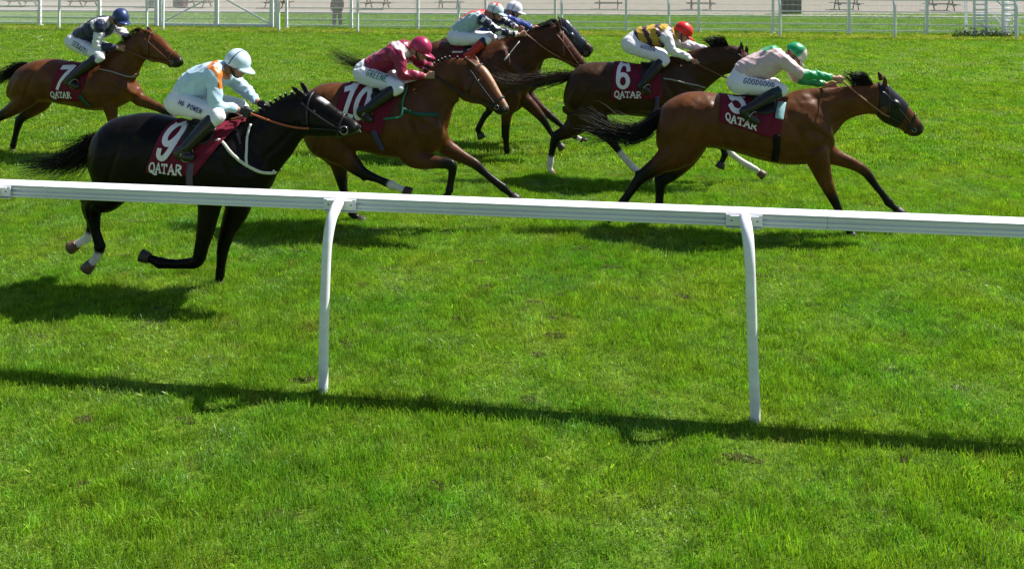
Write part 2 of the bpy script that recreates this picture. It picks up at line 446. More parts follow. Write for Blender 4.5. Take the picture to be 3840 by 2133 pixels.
                       (0.648, 0.432, 0.038, -0.107), (0.636, 0.394, 0.037, -0.106)],
                'hf': [(-0.892, 1.056, 0.26, 0.12), (-0.837, 0.911, 0.239, 0.118), (-0.766, 0.778, 0.151, 0.117), (-0.711, 0.655, 0.099, 0.115),
                       (-0.678, 0.521, 0.079, 0.114), (-0.64, 0.346, 0.049, 0.112), (-0.586, 0.203, 0.045, 0.11), (-0.537, 0.096, 0.048, 0.109),
                       (-0.498, 0.057, 0.04, 0.107), (-0.46, 0.033, 0.037, 0.106)],
                'hn': [(-0.793, 1.104, 0.27, -0.12), (-0.746, 1.003, 0.265, -0.118), (-0.646, 0.894, 0.192, -0.117), (-0.525, 0.78, 0.123, -0.115),
                       (-0.405, 0.672, 0.085, -0.114), (-0.311, 0.609, 0.063, -0.112), (-0.165, 0.558, 0.045, -0.11), (-0.005, 0.497, 0.048, -0.109),
                       (0.078, 0.467, 0.038, -0.107), (0.145, 0.441, 0.037, -0.106)]},
       'neck': [(0.107, 1.642, 0.57, 0.983, 0.166, 0), (0.256, 1.718, 0.644, 1.194, 0.13, 0), (0.405, 1.817, 0.685, 1.356, 0.104, 0),
                (0.541, 1.899, 0.721, 1.424, 0.088, -0.02), (0.658, 1.94, 0.756, 1.45, 0.083, -0.03)],
       'num': [(-0.511, 1.652), (-0.166, 1.574), (-0.263, 1.226), (-0.589, 1.317)],
       'tail': [[(-1.052, 1.43), (-1.247, 1.307), (-1.475, 1.177), (-1.705, 1.047), (-1.903, 0.916)]],
       'torso': [(-1.051, 1.481, -1.111, 1.249, 0.104, 0), (-0.974, 1.556, -1.094, 1.019, 0.208, 0), (-0.854, 1.613, -0.922, 0.892, 0.27, 0),
                 (-0.7, 1.63, -0.7, 0.866, 0.291, 0), (-0.531, 1.635, -0.497, 0.863, 0.286, 0), (-0.345, 1.617, -0.311, 0.836, 0.296, 0),
                 (-0.16, 1.597, -0.127, 0.793, 0.302, 0), (0.024, 1.608, 0.057, 0.774, 0.286, 0), (0.157, 1.643, 0.223, 0.779, 0.26, 0),
                 (0.273, 1.637, 0.389, 0.817, 0.239, 0), (0.372, 1.542, 0.553, 0.902, 0.198, 0), (0.471, 1.415, 0.627, 1.049, 0.146, 0)],
       'txt': [(-0.608, 1.267), (-0.29, 1.202), (-0.296, 1.132), (-0.613, 1.201)],
       'xb': -2.661},
 'D': {'S': 1.1,
       'Y': 13.35,
       'bit': (1.57, 1.425),
       'cloth': [(-0.358, 1.726), (0.094, 1.752), (0.055, 1.476), (-0.368, 1.47)],
       'ears': [(1.29, 2.011, 1.264, 2.134), (1.307, 2.039, 1.297, 2.161)],
       'girth': [(0.055, 1.505), (0.055, 1.389), (0.055, 1.293)],
       'head': [(1.241, 2.05, 1.205, 1.532, 0.094, 0), (1.364, 1.938, 1.311, 1.499, 0.11, 0), (1.486, 1.79, 1.407, 1.457, 0.099, 0),
                (1.582, 1.66, 1.486, 1.414, 0.083, 0), (1.661, 1.557, 1.547, 1.38, 0.066, 0), (1.73, 1.47, 1.608, 1.355, 0.058, 0),
                (1.748, 1.418, 1.678, 1.351, 0.044, 0)],
       'j': {'arm': {'far': [(0.313, 2.134, 0.182), (0.458, 2.063, 0.22), (0.624, 1.993, 0.11), (0.717, 1.966, 0.083)],
                     'near': [(0.123, 2.125, -0.182), (0.355, 1.975, -0.22), (0.682, 1.902, -0.11), (0.767, 1.915, -0.083)]},
             'head': (0.296, 2.248),
             'hip': (-0.345, 1.852),
             'leg': [(-0.32, 1.831, -0.099), (0.183, 1.83, -0.248), (-0.059, 1.607, -0.369), (-0.119, 1.587, -0.363), (0.029, 1.493, -0.369)],
             'torso': [(-0.421, 2.0, -0.229, 1.874, 0.165, 0), (-0.35, 2.09, -0.078, 1.905, 0.182, 0), (-0.249, 2.17, 0.002, 1.965, 0.198, 0),
                       (-0.119, 2.25, 0.102, 2.015, 0.209, 0), (0.012, 2.285, 0.162, 2.075, 0.187, 0), (0.122, 2.291, 0.182, 2.154, 0.099, 0)]},
       'legs': {'ff': [(0.63, 0.991, 0.154, 0.12), (0.717, 0.876, 0.127, 0.118), (0.878, 0.72, 0.094, 0.116), (0.985, 0.606, 0.074, 0.115), (1.06, 0.512, 0.059, 0.113),
                       (1.156, 0.356, 0.045, 0.111), (1.247, 0.231, 0.048, 0.109), (1.273, 0.19, 0.04, 0.107), (1.3, 0.154, 0.04, 0.106)],
                'fn': [(0.556, 1.014, 0.165, -0.12), (0.577, 0.857, 0.138, -0.118), (0.497, 0.687, 0.096, -0.116), (0.475, 0.518, 0.075, -0.115),
                       (0.467, 0.359, 0.064, -0.113), (0.482, 0.202, 0.046, -0.111), (0.49, 0.096, 0.048, -0.109), (0.49, 0.059, 0.04, -0.107),
                       (0.49, 0.022, 0.04, -0.106)],
                'hf': [(-0.633, 1.355, 0.22, 0.12), (-0.457, 1.101, 0.171, 0.118), (-0.632, 0.84, 0.11, 0.116), (-0.851, 0.621, 0.07, 0.114),
                       (-0.961, 0.424, 0.048, 0.112), (-1.049, 0.25, 0.048, 0.11), (-1.079, 0.194, 0.04, 0.108), (-1.114, 0.141, 0.04, 0.106)],
                'hn': [(-0.557, 1.427, 0.264, -0.12), (-0.407, 1.218, 0.22, -0.118), (-0.065, 0.993, 0.116, -0.116), (0.224, 0.776, 0.07, -0.114),
                       (0.126, 0.598, 0.048, -0.112), (0.037, 0.419, 0.048, -0.11), (0.04, 0.376, 0.042, -0.108), (0.057, 0.339, 0.04, -0.106)]},
       'neck': [(0.264, 1.802, 0.799, 0.98, 0.176, 0), (0.479, 1.858, 0.914, 1.229, 0.132, 0), (0.71, 1.913, 0.985, 1.406, 0.11, 0),
                (0.923, 1.968, 1.091, 1.504, 0.094, 0), (1.117, 2.032, 1.205, 1.532, 0.094, 0)],
       'tail': [[(-0.867, 1.63), (-1.13, 1.576), (-1.483, 1.463), (-1.883, 1.358), (-2.197, 1.466), (-2.526, 1.608)]],
       'torso': [(-0.86, 1.663, -0.915, 1.43, 0.11, 0), (-0.769, 1.745, -0.897, 1.215, 0.22, 0), (-0.641, 1.782, -0.714, 1.111, 0.286, 0),
                 (-0.477, 1.775, -0.495, 1.043, 0.308, 0), (-0.277, 1.742, -0.277, 0.994, 0.308, 0), (-0.06, 1.727, -0.042, 0.945, 0.314, 0),
                 (0.138, 1.747, 0.174, 0.879, 0.308, 0), (0.3, 1.802, 0.389, 0.839, 0.275, 0), (0.425, 1.804, 0.586, 0.852, 0.242, 0),
                 (0.515, 1.699, 0.764, 0.927, 0.198, 0), (0.621, 1.524, 0.888, 1.105, 0.143, 0)],
       'xb': -2.389},
 'E': {'S': 1.1,
       'Y': 14.25,
       'bit': (1.476, 1.507),
       'cloth': [(-0.412, 1.732), (0.048, 1.758), (0.027, 1.49), (-0.422, 1.484)],
       'ears': [(1.103, 2.03, 1.057, 2.142), (1.141, 2.023, 1.093, 2.125)],
       'girth': [(-0.015, 1.51), (-0.015, 1.387), (-0.015, 1.284)],
       'head': [(1.061, 2.063, 1.023, 1.642, 0.094, 0), (1.192, 2.064, 1.098, 1.587, 0.11, 0), (1.322, 1.944, 1.21, 1.532, 0.11, 0),
                (1.434, 1.811, 1.322, 1.493, 0.088, 0), (1.527, 1.723, 1.415, 1.468, 0.073, 0), (1.616, 1.646, 1.509, 1.45, 0.062, 0),
                (1.648, 1.585, 1.574, 1.466, 0.05, 0)],
       'j': {'arm': {'far': [(0.188, 2.079, 0.182), (0.439, 1.984, 0.22), (0.612, 1.94, 0.11), (0.689, 1.932, 0.083)],
                     'near': [(0.176, 2.101, -0.182), (0.473, 2.003, -0.22), (0.626, 1.94, -0.11), (0.696, 1.934, -0.083)]},
             'head': (0.319, 2.233),
             'hip': (-0.382, 1.812),
             'leg': [(-0.364, 1.788, -0.099), (0.087, 1.795, -0.248), (-0.107, 1.598, -0.369), (-0.17, 1.576, -0.363), (-0.003, 1.497, -0.369)],
             'torso': [(-0.468, 1.958, -0.276, 1.813, 0.165, 0), (-0.361, 2.054, -0.116, 1.857, 0.182, 0), (-0.233, 2.139, -0.009, 1.921, 0.198, 0),
                       (-0.084, 2.214, 0.097, 1.974, 0.209, 0), (0.044, 2.247, 0.182, 2.038, 0.187, 0), (0.15, 2.237, 0.213, 2.122, 0.099, 0)]},
       'legs': {'ff': [(0.425, 0.909, 0.165, 0.1), (0.54, 0.775, 0.127, 0.099), (0.677, 0.636, 0.094, 0.097), (0.802, 0.537, 0.074, 0.096), (0.962, 0.405, 0.059, 0.094),
                       (1.131, 0.269, 0.046, 0.093), (1.318, 0.127, 0.051, 0.091), (1.385, 0.087, 0.042, 0.09), (1.442, 0.061, 0.04, 0.088)],
                'fn': [(0.416, 0.881, 0.154, -0.1), (0.427, 0.746, 0.127, -0.098), (0.314, 0.62, 0.094, -0.097), (0.234, 0.517, 0.062, -0.095),
                       (0.2, 0.392, 0.045, -0.093), (0.188, 0.268, 0.048, -0.091), (0.183, 0.222, 0.04, -0.09), (0.179, 0.182, 0.04, -0.088)],
                'hf': [(-0.806, 1.296, 0.22, 0.12), (-0.666, 0.978, 0.165, 0.118), (-0.946, 0.744, 0.11, 0.116), (-1.227, 0.578, 0.07, 0.114),
                       (-1.462, 0.389, 0.048, 0.112), (-1.65, 0.223, 0.048, 0.11), (-1.697, 0.177, 0.04, 0.108), (-1.744, 0.12, 0.04, 0.106)],
                'hn': [(-0.71, 1.325, 0.22, -0.12), (-0.527, 1.058, 0.165, -0.118), (-0.711, 0.829, 0.11, -0.116), (-0.941, 0.644, 0.07, -0.114),
                       (-1.071, 0.392, 0.048, -0.112), (-1.164, 0.195, 0.048, -0.11), (-1.187, 0.14, 0.04, -0.108), (-1.211, 0.084, 0.04, -0.106)]},
       'neck': [(0.153, 1.791, 0.684, 0.98, 0.176, 0), (0.4, 1.85, 0.779, 1.282, 0.132, 0), (0.628, 1.928, 0.854, 1.471, 0.11, 0), (0.816, 1.992, 0.929, 1.584, 0.094, 0),
                (0.967, 2.044, 1.023, 1.623, 0.094, 0)],
       'tail': [[(-1.05, 1.602), (-1.293, 1.553), (-1.574, 1.48), (-1.903, 1.338)]],
       'torso': [(-1.043, 1.644, -1.101, 1.443, 0.11, 0), (-0.945, 1.731, -1.082, 1.214, 0.22, 0), (-0.809, 1.771, -0.887, 1.103, 0.286, 0),
                 (-0.635, 1.763, -0.654, 1.031, 0.308, 0), (-0.422, 1.728, -0.422, 0.978, 0.308, 0), (-0.191, 1.712, -0.172, 0.926, 0.314, 0),
                 (0.019, 1.733, 0.057, 0.855, 0.308, 0), (0.191, 1.792, 0.286, 0.812, 0.275, 0), (0.324, 1.793, 0.495, 0.826, 0.242, 0),
                 (0.419, 1.681, 0.684, 0.905, 0.198, 0), (0.533, 1.494, 0.816, 1.095, 0.143, 0)],
       'xb': -2.23},
 'F': {'S': 1.06,
       'Y': 12.0,
       'bit': (1.348, 1.332),
       'cloth': [(-0.644, 1.692), (-0.028, 1.675), (0.003, 1.19), (-0.687, 1.157)],
       'ears': [(1.077, 1.837, 1.06, 1.962), (1.155, 1.795, 1.156, 1.894)],
       'girth': [(-0.069, 1.22), (-0.074, 1.095), (-0.089, 0.992)],
       'head': [(0.922, 1.893, 0.954, 1.515, 0.085, 0), (1.051, 1.874, 1.003, 1.483, 0.106, 0), (1.148, 1.784, 1.067, 1.451, 0.106, 0),
                (1.245, 1.669, 1.148, 1.403, 0.09, 0), (1.325, 1.555, 1.229, 1.354, 0.07, 0), (1.389, 1.457, 1.293, 1.306, 0.059, 0),
                (1.437, 1.375, 1.357, 1.274, 0.055, 0), (1.453, 1.326, 1.405, 1.275, 0.04, 0)],
       'j': {'arm': {'far': [(0.242, 1.917, 0.175), (0.455, 1.842, 0.212), (0.634, 1.817, 0.106), (0.684, 1.799, 0.08)],
                     'near': [(0.058, 2.009, -0.175), (0.144, 1.836, -0.212), (0.411, 1.693, -0.106), (0.516, 1.608, -0.08)]},
             'head': (0.3, 2.055),
             'hip': (-0.406, 1.904),
             'leg': [(-0.427, 1.88, -0.095), (0.025, 1.712, -0.239), (-0.264, 1.381, -0.355), (-0.305, 1.359, -0.35), (-0.152, 1.259, -0.355)],
             'torso': [(-0.39, 2.069, -0.28, 1.895, 0.159, 0), (-0.311, 2.123, -0.154, 1.864, 0.175, 0), (-0.196, 2.15, -0.028, 1.845, 0.191, 0),
                       (-0.06, 2.168, 0.076, 1.857, 0.201, 0), (0.076, 2.174, 0.159, 1.921, 0.18, 0), (0.17, 2.122, 0.222, 1.975, 0.085, 0)]},
       'legs': {'ff': [(0.142, 0.94, 0.159, 0.12), (0.296, 0.815, 0.127, 0.118), (0.562, 0.637, 0.09, 0.116), (0.84, 0.474, 0.059, 0.114), (1.02, 0.331, 0.043, 0.112),
                       (1.206, 0.214, 0.046, 0.11), (1.281, 0.181, 0.039, 0.108), (1.335, 0.138, 0.038, 0.106)],
                'fn': [(0.061, 0.979, 0.17, -0.12), (0.227, 0.842, 0.138, -0.118), (0.474, 0.75, 0.09, -0.116), (0.721, 0.658, 0.059, -0.114),
                       (0.803, 0.535, 0.042, -0.112), (0.846, 0.424, 0.045, -0.11), (0.828, 0.36, 0.038, -0.108), (0.806, 0.303, 0.038, -0.106)],
                'hf': [(-1.131, 0.998, 0.265, 0.12), (-1.131, 0.853, 0.249, 0.118), (-1.182, 0.743, 0.175, 0.116), (-1.305, 0.631, 0.111, 0.115),
                       (-1.466, 0.54, 0.076, 0.113), (-1.527, 0.349, 0.048, 0.111), (-1.556, 0.173, 0.049, 0.109), (-1.559, 0.108, 0.039, 0.107),
                       (-1.538, 0.051, 0.038, 0.106)],
                'hn': [(-1.061, 1.038, 0.265, -0.12), (-0.947, 0.87, 0.228, -0.118), (-0.834, 0.744, 0.148, -0.116), (-0.757, 0.654, 0.101, -0.115),
                       (-0.676, 0.549, 0.066, -0.113), (-0.539, 0.369, 0.046, -0.111), (-0.377, 0.189, 0.048, -0.109), (-0.286, 0.128, 0.039, -0.107),
                       (-0.203, 0.074, 0.038, -0.106)]},
       'neck': [(-0.028, 1.658, 0.4, 1.055, 0.17, 0), (0.154, 1.745, 0.597, 1.259, 0.127, 0), (0.368, 1.806, 0.727, 1.378, 0.106, 0),
                (0.58, 1.859, 0.841, 1.463, 0.09, 0), (0.792, 1.887, 0.954, 1.515, 0.085, 0)],
       'num': [(-0.623, 1.625), (-0.419, 1.628), (-0.423, 1.304), (-0.629, 1.3)],
       'tail': [[(-1.262, 1.435), (-1.442, 1.398), (-1.682, 1.359), (-1.94, 1.329), (-2.201, 1.341), (-2.392, 1.389)]],
       'torso': [(-1.279, 1.426, -1.339, 1.255, 0.106, 0), (-1.22, 1.512, -1.356, 1.05, 0.212, 0), (-1.084, 1.6, -1.237, 0.925, 0.276, 0),
                 (-0.915, 1.633, -0.999, 0.905, 0.297, 0), (-0.729, 1.636, -0.763, 0.902, 0.292, 0), (-0.528, 1.634, -0.528, 0.899, 0.297, 0),
                 (-0.327, 1.603, -0.31, 0.887, 0.302, 0), (-0.128, 1.615, -0.111, 0.875, 0.297, 0), (0.022, 1.676, 0.104, 0.88, 0.265, 0),
                 (0.17, 1.703, 0.302, 0.919, 0.233, 0), (0.253, 1.654, 0.482, 1.006, 0.191, 0), (0.368, 1.539, 0.58, 1.159, 0.138, 0)],
       'txt': [(-0.642, 1.272), (-0.279, 1.275), (-0.279, 1.195), (-0.642, 1.191)],
       'xb': 0.441},
 'G': {'S': 1.0,
       'Y': 9.9,
       'bit': (1.396, 1.234),
       'cloth': [(-0.585, 1.572), (0.09, 1.577), (0.024, 1.081), (-0.621, 1.258)],
       'ears': [(1.178, 1.68, 1.162, 1.779), (1.164, 1.734, 1.134, 1.814)],
       'girth': [(-0.016, 1.141), (-0.014, 1.001), (-0.016, 0.835)],
       'head': [(1.084, 1.678, 1.084, 1.348, 0.08, 0), (1.194, 1.672, 1.131, 1.3, 0.1, 0), (1.288, 1.591, 1.186, 1.252, 0.105, 0), (1.382, 1.503, 1.28, 1.21, 0.09, 0),
                (1.46, 1.414, 1.35, 1.179, 0.068, 0), (1.53, 1.318, 1.413, 1.134, 0.056, 0), (1.584, 1.245, 1.475, 1.103, 0.054, 0),
                (1.603, 1.188, 1.545, 1.113, 0.04, 0)],
       'j': {'arm': {'far': [(0.175, 1.875, 0.165), (0.314, 1.695, 0.2), (0.6, 1.641, 0.1), (0.732, 1.633, 0.075)],
                     'near': [(0.074, 1.928, -0.165), (0.259, 1.803, -0.2), (0.632, 1.744, -0.1), (0.765, 1.694, -0.075)]},
             'head': (0.237, 1.98),
             'helm': [(0.25, 2.02)],
             'hip': (-0.379, 1.668),
             'leg': [(-0.39, 1.653, -0.09), (0.047, 1.618, -0.225), (-0.319, 1.417, -0.335), (-0.386, 1.384, -0.33), (-0.2, 1.262, -0.335)],
             'torso': [(-0.441, 1.82, -0.265, 1.697, 0.15, 0), (-0.37, 1.912, -0.151, 1.708, 0.165, 0), (-0.247, 1.973, -0.037, 1.71, 0.18, 0),
                       (-0.133, 2.033, 0.05, 1.774, 0.19, 0), (-0.037, 2.088, 0.128, 1.83, 0.175, 0), (0.059, 2.063, 0.163, 1.893, 0.12, 0),
                       (0.12, 2.009, 0.189, 1.921, 0.07, 0)]},
       'legs': {'ff': [(0.537, 0.961, 0.15, 0.13), (0.643, 0.853, 0.12, 0.128), (0.767, 0.797, 0.083, 0.127), (0.908, 0.74, 0.066, 0.125), (1.022, 0.664, 0.056, 0.123),
                       (1.127, 0.52, 0.041, 0.121), (1.205, 0.421, 0.039, 0.12), (1.266, 0.338, 0.047, 0.118), (1.309, 0.295, 0.038, 0.116),
                       (1.352, 0.256, 0.036, 0.114)],
                'fn': [(0.412, 0.966, 0.17, -0.13), (0.465, 0.814, 0.135, -0.128), (0.508, 0.679, 0.095, -0.126), (0.561, 0.545, 0.073, -0.124),
                       (0.613, 0.434, 0.058, -0.122), (0.681, 0.287, 0.043, -0.12), (0.748, 0.136, 0.047, -0.118), (0.779, 0.078, 0.038, -0.116),
                       (0.805, 0.034, 0.036, -0.114)],
                'hf': [(-0.953, 1.175, 0.25, 0.13), (-0.908, 1.021, 0.24, 0.128), (-0.921, 0.88, 0.175, 0.127), (-0.991, 0.723, 0.12, 0.125),
                       (-1.118, 0.584, 0.09, 0.123), (-1.235, 0.483, 0.074, 0.121), (-1.254, 0.328, 0.05, 0.12), (-1.261, 0.192, 0.05, 0.118),
                       (-1.246, 0.142, 0.04, 0.116), (-1.22, 0.098, 0.036, 0.114)],
                'hn': [(-1.006, 1.246, 0.27, -0.13), (-1.006, 1.095, 0.285, -0.128), (-1.039, 0.942, 0.24, -0.127), (-1.138, 0.83, 0.175, -0.125),
                       (-1.276, 0.728, 0.11, -0.123), (-1.471, 0.582, 0.07, -0.121), (-1.604, 0.4, 0.05, -0.12), (-1.7, 0.26, 0.05, -0.118),
                       (-1.764, 0.198, 0.04, -0.116), (-1.815, 0.144, 0.036, -0.114)]},
       'neck': [(0.127, 1.543, 0.481, 0.91, 0.17, 0), (0.288, 1.596, 0.673, 1.114, 0.13, 0), (0.481, 1.622, 0.784, 1.25, 0.1, 0), (0.673, 1.632, 0.926, 1.315, 0.085, 0),
                (0.863, 1.657, 1.068, 1.336, 0.08, 0), (1.021, 1.669, 1.123, 1.316, 0.08, 0)],
       'num': [(-0.526, 1.591), (-0.306, 1.547), (-0.331, 1.335), (-0.516, 1.371)],
       'tail': [[(-1.267, 1.284), (-1.376, 1.171), (-1.528, 1.09), (-1.732, 1.102), (-1.937, 1.183), (-2.143, 1.272)],
                [(-1.275, 1.25), (-1.393, 1.094), (-1.562, 1.012), (-1.8, 1.031), (-2.04, 1.059), (-2.16, 1.022)]],
       'torso': [(-1.261, 1.319, -1.292, 1.13, 0.1, 0), (-1.216, 1.388, -1.298, 0.925, 0.2, 0), (-1.115, 1.467, -1.208, 0.851, 0.26, 0),
                 (-0.957, 1.535, -1.007, 0.866, 0.285, 0), (-0.774, 1.55, -0.782, 0.915, 0.28, 0), (-0.592, 1.528, -0.575, 0.912, 0.27, 0),
                 (-0.394, 1.507, -0.378, 0.864, 0.285, 0), (-0.182, 1.503, -0.182, 0.809, 0.29, 0), (0.03, 1.519, 0.03, 0.762, 0.28, 0),
                 (0.175, 1.552, 0.224, 0.755, 0.25, 0), (0.321, 1.58, 0.417, 0.774, 0.23, 0), (0.417, 1.541, 0.577, 0.854, 0.2, 0),
                 (0.513, 1.41, 0.665, 0.998, 0.15, 0)],
       'txt': [(-0.554, 1.356), (-0.22, 1.248), (-0.237, 1.184), (-0.56, 1.284)],
       'xb': 1.605}}
BR_F = [(0.016, 1.449), (0.159, 1.431), (0.363, 1.373), (0.586, 1.315)]
BR_C = [(0.156, 1.381), (0.3, 1.338), (0.539, 1.306)]
BR_C2 = [(0.186, 1.606), (0.162, 1.461), (0.141, 1.312), (0.059, 1.289), (-0.037, 1.279)]
BR_D = [(-0.353, 1.621), (-0.205, 1.62), (-0.106, 1.645), (-0.028, 1.68)]
BAND = {'B': [(0.03, 2.089), (0.109, 2.051), (0.162, 1.988), (0.179, 1.9)], 'C': [(0.005, 2.119), (0.127, 2.059), (0.18, 1.969)]}
PAD = {'B': [(-0.183, 1.58), (-0.108, 1.564), (-0.033, 1.548)], 'G': [(0.063, 1.458), (0.029, 1.37), (0.011, 1.304)]}
TXTQ = {'A': [(-0.038, 1.821), (0.257, 1.679), (0.225, 1.618), (-0.078, 1.754)],
 'B': [(-0.217, 1.766), (0.037, 1.697), (0.026, 1.662), (-0.227, 1.734)],
 'C': [(-0.247, 1.812), (-0.014, 1.741), (-0.028, 1.689), (-0.276, 1.75)],
 'F': [(-0.282, 1.903), (-0.087, 1.859), (-0.097, 1.82), (-0.293, 1.861)],
 'G': [(-0.335, 1.735), (-0.026, 1.692), (-0.035, 1.655), (-0.361, 1.681)]}
def lerp(a, b, t): return tuple(x + (y - x) * t for x, y in zip(a, b))

SPEC = {
 'A': dict(coat=(0.112, 0.037, 0.0105), point=(0.006, 0.005, 0.0045), muzzle=(0.02, 0.014, 0.011), num='7', socks={}, hair=M_hair),
 'B': dict(coat=(0.0062, 0.0050, 0.0046), point=(0.003, 0.003, 0.003), muzzle=(0.012, 0.012, 0.013), num='9', socks={'hn': 0.86, 'hf': 0.80}, hair=M_hair, star_or_sun='star'),
 'C': dict(coat=(0.096, 0.034, 0.0105), point=(0.006, 0.005, 0.005), muzzle=(0.02, 0.015, 0.012), num='10', socks={'hn': 0.82}, hair=M_hair, star_or_sun='tan'),
 'D': dict(coat=(0.068, 0.023, 0.0085), point=(0.006, 0.005, 0.005), muzzle=(0.03, 0.02, 0.016), num=None, socks={}, hair=M_hair),
 'E': dict(coat=(0.048, 0.018, 0.0080), point=(0.006, 0.0055, 0.006), muzzle=(0.025, 0.019, 0.016), num=None, socks={'ff': 0.93}, hair=M_hair),
 'F': dict(coat=(0.046, 0.020, 0.0080), point=(0.006, 0.005, 0.005), muzzle=(0.02, 0.014, 0.011), num='6', socks={'hf': 0.80, 'hn': 0.62, 'ff': 0.62}, hair=M_hair2),
 'G': dict(coat=(0.112, 0.038, 0.0095), point=(0.005, 0.0045, 0.0045), muzzle=(0.025, 0.016, 0.013), num='5', socks={}, hair=M_hair),
}
WHITE = (0.74, 0.70, 0.67)
HORSE = {}

def side_ray(h, x, z, off=0.0, sgn=-1):
    """point on the horse's near (sgn -1) or far side at x, z, lifted by off"""
    bvh = h['bvh']
    hit, nor, i, d = bvh.ray_cast(Vector((x, sgn * 1.5, z)), Vector((0, -sgn, 0)))
    if hit is None:
        hit, nor, i, d = bvh.find_nearest(Vector((x, sgn * 0.12, z)))
    if nor.y * sgn < 0: nor = -nor
    return hit + nor * off

def strip(pts, nors, width, name, m, parent):
    V, F = [], []
    n = len(pts)
    for i, p in enumerate(pts):
        t = pts[min(i + 1, n - 1)] - pts[max(i - 1, 0)]
        s = t.cross(nors[i])
        if s.length < 1e-7: s = Vector((0, 0, 1))
        s.normalize()
        V += [p - s * width / 2, p + s * width / 2, p + s * width / 2 + nors[i] * 0.006, p - s * width / 2 + nors[i] * 0.006]
    for i in range(n - 1):
        a, b = i * 4, i * 4 + 4
        for k in range(4):
            k2 = (k + 1) % 4
            F.append((a + k, a + k2, b + k2, b + k))
    F.append((3, 2, 1, 0)); F.append(((n - 1) * 4, (n - 1) * 4 + 1, (n - 1) * 4 + 2, (n - 1) * 4 + 3))
    return link(name, mesh_from(name, V, F), m, parent)

def surf_strap(h, path, width, name, m, sgn=-1, off=0.010, sub=6):
    P, _ = spline([Vector((x, 0, z)) for x, z in path], [0] * len(path), sub)
    pts = [side_ray(h, p.x, p.z, off, sgn) for p in P]
    nors = []
    for p in pts:
        q, nn, i, d = h['bvh'].find_nearest(p)
        nn = (p - q)
        nors.append(nn.normalized() if nn.length > 1e-6 else Vector((0, sgn, 0)))
    return strip(pts, nors, width, name, m, h['root'])

def bilerp(q, s, t):
    """q: TL, TR, BR, BL; s right, t up"""
    (ax, az), (bx, bz), (cx, cz), (dx, dz) = q
    x = (1 - s) * t * ax + s * t * bx + s * (1 - t) * cx + (1 - s) * (1 - t) * dx
    z = (1 - s) * t * az + s * t * bz + s * (1 - t) * cz + (1 - s) * (1 - t) * dz
    return x, z

def ell(cx, cy, rx, ry, n=22, a0=0, a1=360):
    return [(cx + rx * math.cos(R(a0 + (a1 - a0) * i / n)), cy + ry * math.sin(R(a0 + (a1 - a0) * i / n))) for i in range(n + 1)]

GL = {
 '9': [ell(.5, .69, .34, .25), [(.84, .69), (.83, .45), (.76, .22), (.6, .08), (.4, .06), (.22, .13), (.16, .27)]],
 '6': [ell(.5, .31, .34, .25), [(.16, .31), (.17, .55), (.24, .78), (.4, .92), (.6, .94), (.78, .87), (.84, .73)]],
 '5': [[(.84, .90), (.26, .90), (.21, .56), (.40, .62), (.62, .60), (.80, .46), (.82, .28), (.68, .12), (.45, .07), (.25, .12), (.14, .24)]],
 '7': [[(.1, .90), (.9, .90), (.68, .58), (.48, .30), (.38, .04)]],
 '1': [[(.12, .76), (.34, .82), (.55, .95), (.55, .08)], [(.12, .06), (.98, .06)]],
 '0': [ell(.5, .5, .34, .42)],
 'Q': [ell(.5, .5, .42, .5), [(.45, .16), (.75, -.12), (1.1, -.26), (1.35, -.2)]],
 'A': [[(.06, .02), (.5, .98)], [(.5, .98), (.94, .02)], [(.22, .34), (.78, .34)], [(-.05, .02), (.2, .02)], [(.78, .02), (1.05, .02)]],
 'T': [[(.02, .94), (.98, .94)], [(.5, .94), (.5, .02)], [(.32, .02), (.68, .02)], [(.04, .94), (.04, .78)], [(.96, .94), (.96, .78)]],
 'R': [[(.18, .02), (.18, .96)], ell(.36, .72, .44, .24, 12, 90, -90), [(.18, .96), (.36, .96)], [(.18, .48), (.36, .48)], [(.44, .48), (.98, .02)], [(.04, .02), (.34, .02)]],
 'H': [[(.1, 0), (.1, 1)], [(.9, 0), (.9, 1)], [(.1, .5), (.9, .5)]],
 'G': [ell(.5, .5, .42, .48, 18, 45, 330), [(.9, .25), (.9, .48), (.6, .48)]],
 'P': [[(.15, 0), (.15, 1)], ell(.4, .74, .42, .26, 12, 90, -90), [(.15, 1), (.4, 1)], [(.15, .48), (.4, .48)]],
 'O': [ell(.5, .5, .44, .5)],
 'W': [[(.0, 1), (.25, 0)], [(.25, 0), (.5, .8)], [(.5, .8), (.75, 0)], [(.75, 0), (1, 1)]],
 'E': [[(.15, 0), (.15, 1)], [(.15, 1), (.9, 1)], [(.15, .5), (.75, .5)], [(.15, 0), (.9, 0)]],
 'S': [[(.88, .82), (.65, .98), (.3, .95), (.14, .74), (.35, .55), (.68, .45), (.86, .24), (.65, .03), (.3, .03), (.1, .18)]],
 'B': [[(.15, 0), (.15, 1)], ell(.4, .76, .4, .24, 12, 90, -90), ell(.4, .26, .46, .26, 12, 90, -90), [(.15, 1), (.4, 1)], [(.15, .5), (.4, .5)], [(.15, 0), (.4, 0)]],
 'I': [[(.5, 0), (.5, 1)]],
 'N': [[(.1, 0), (.1, 1)], [(.1, 1), (.9, 0)], [(.9, 0), (.9, 1)]],
 'D': [[(.15, 0), (.15, 1)], ell(.3, .5, .58, .5, 14, 90, -90), [(.15, 1), (.3, 1)], [(.15, 0), (.3, 0)]],
}

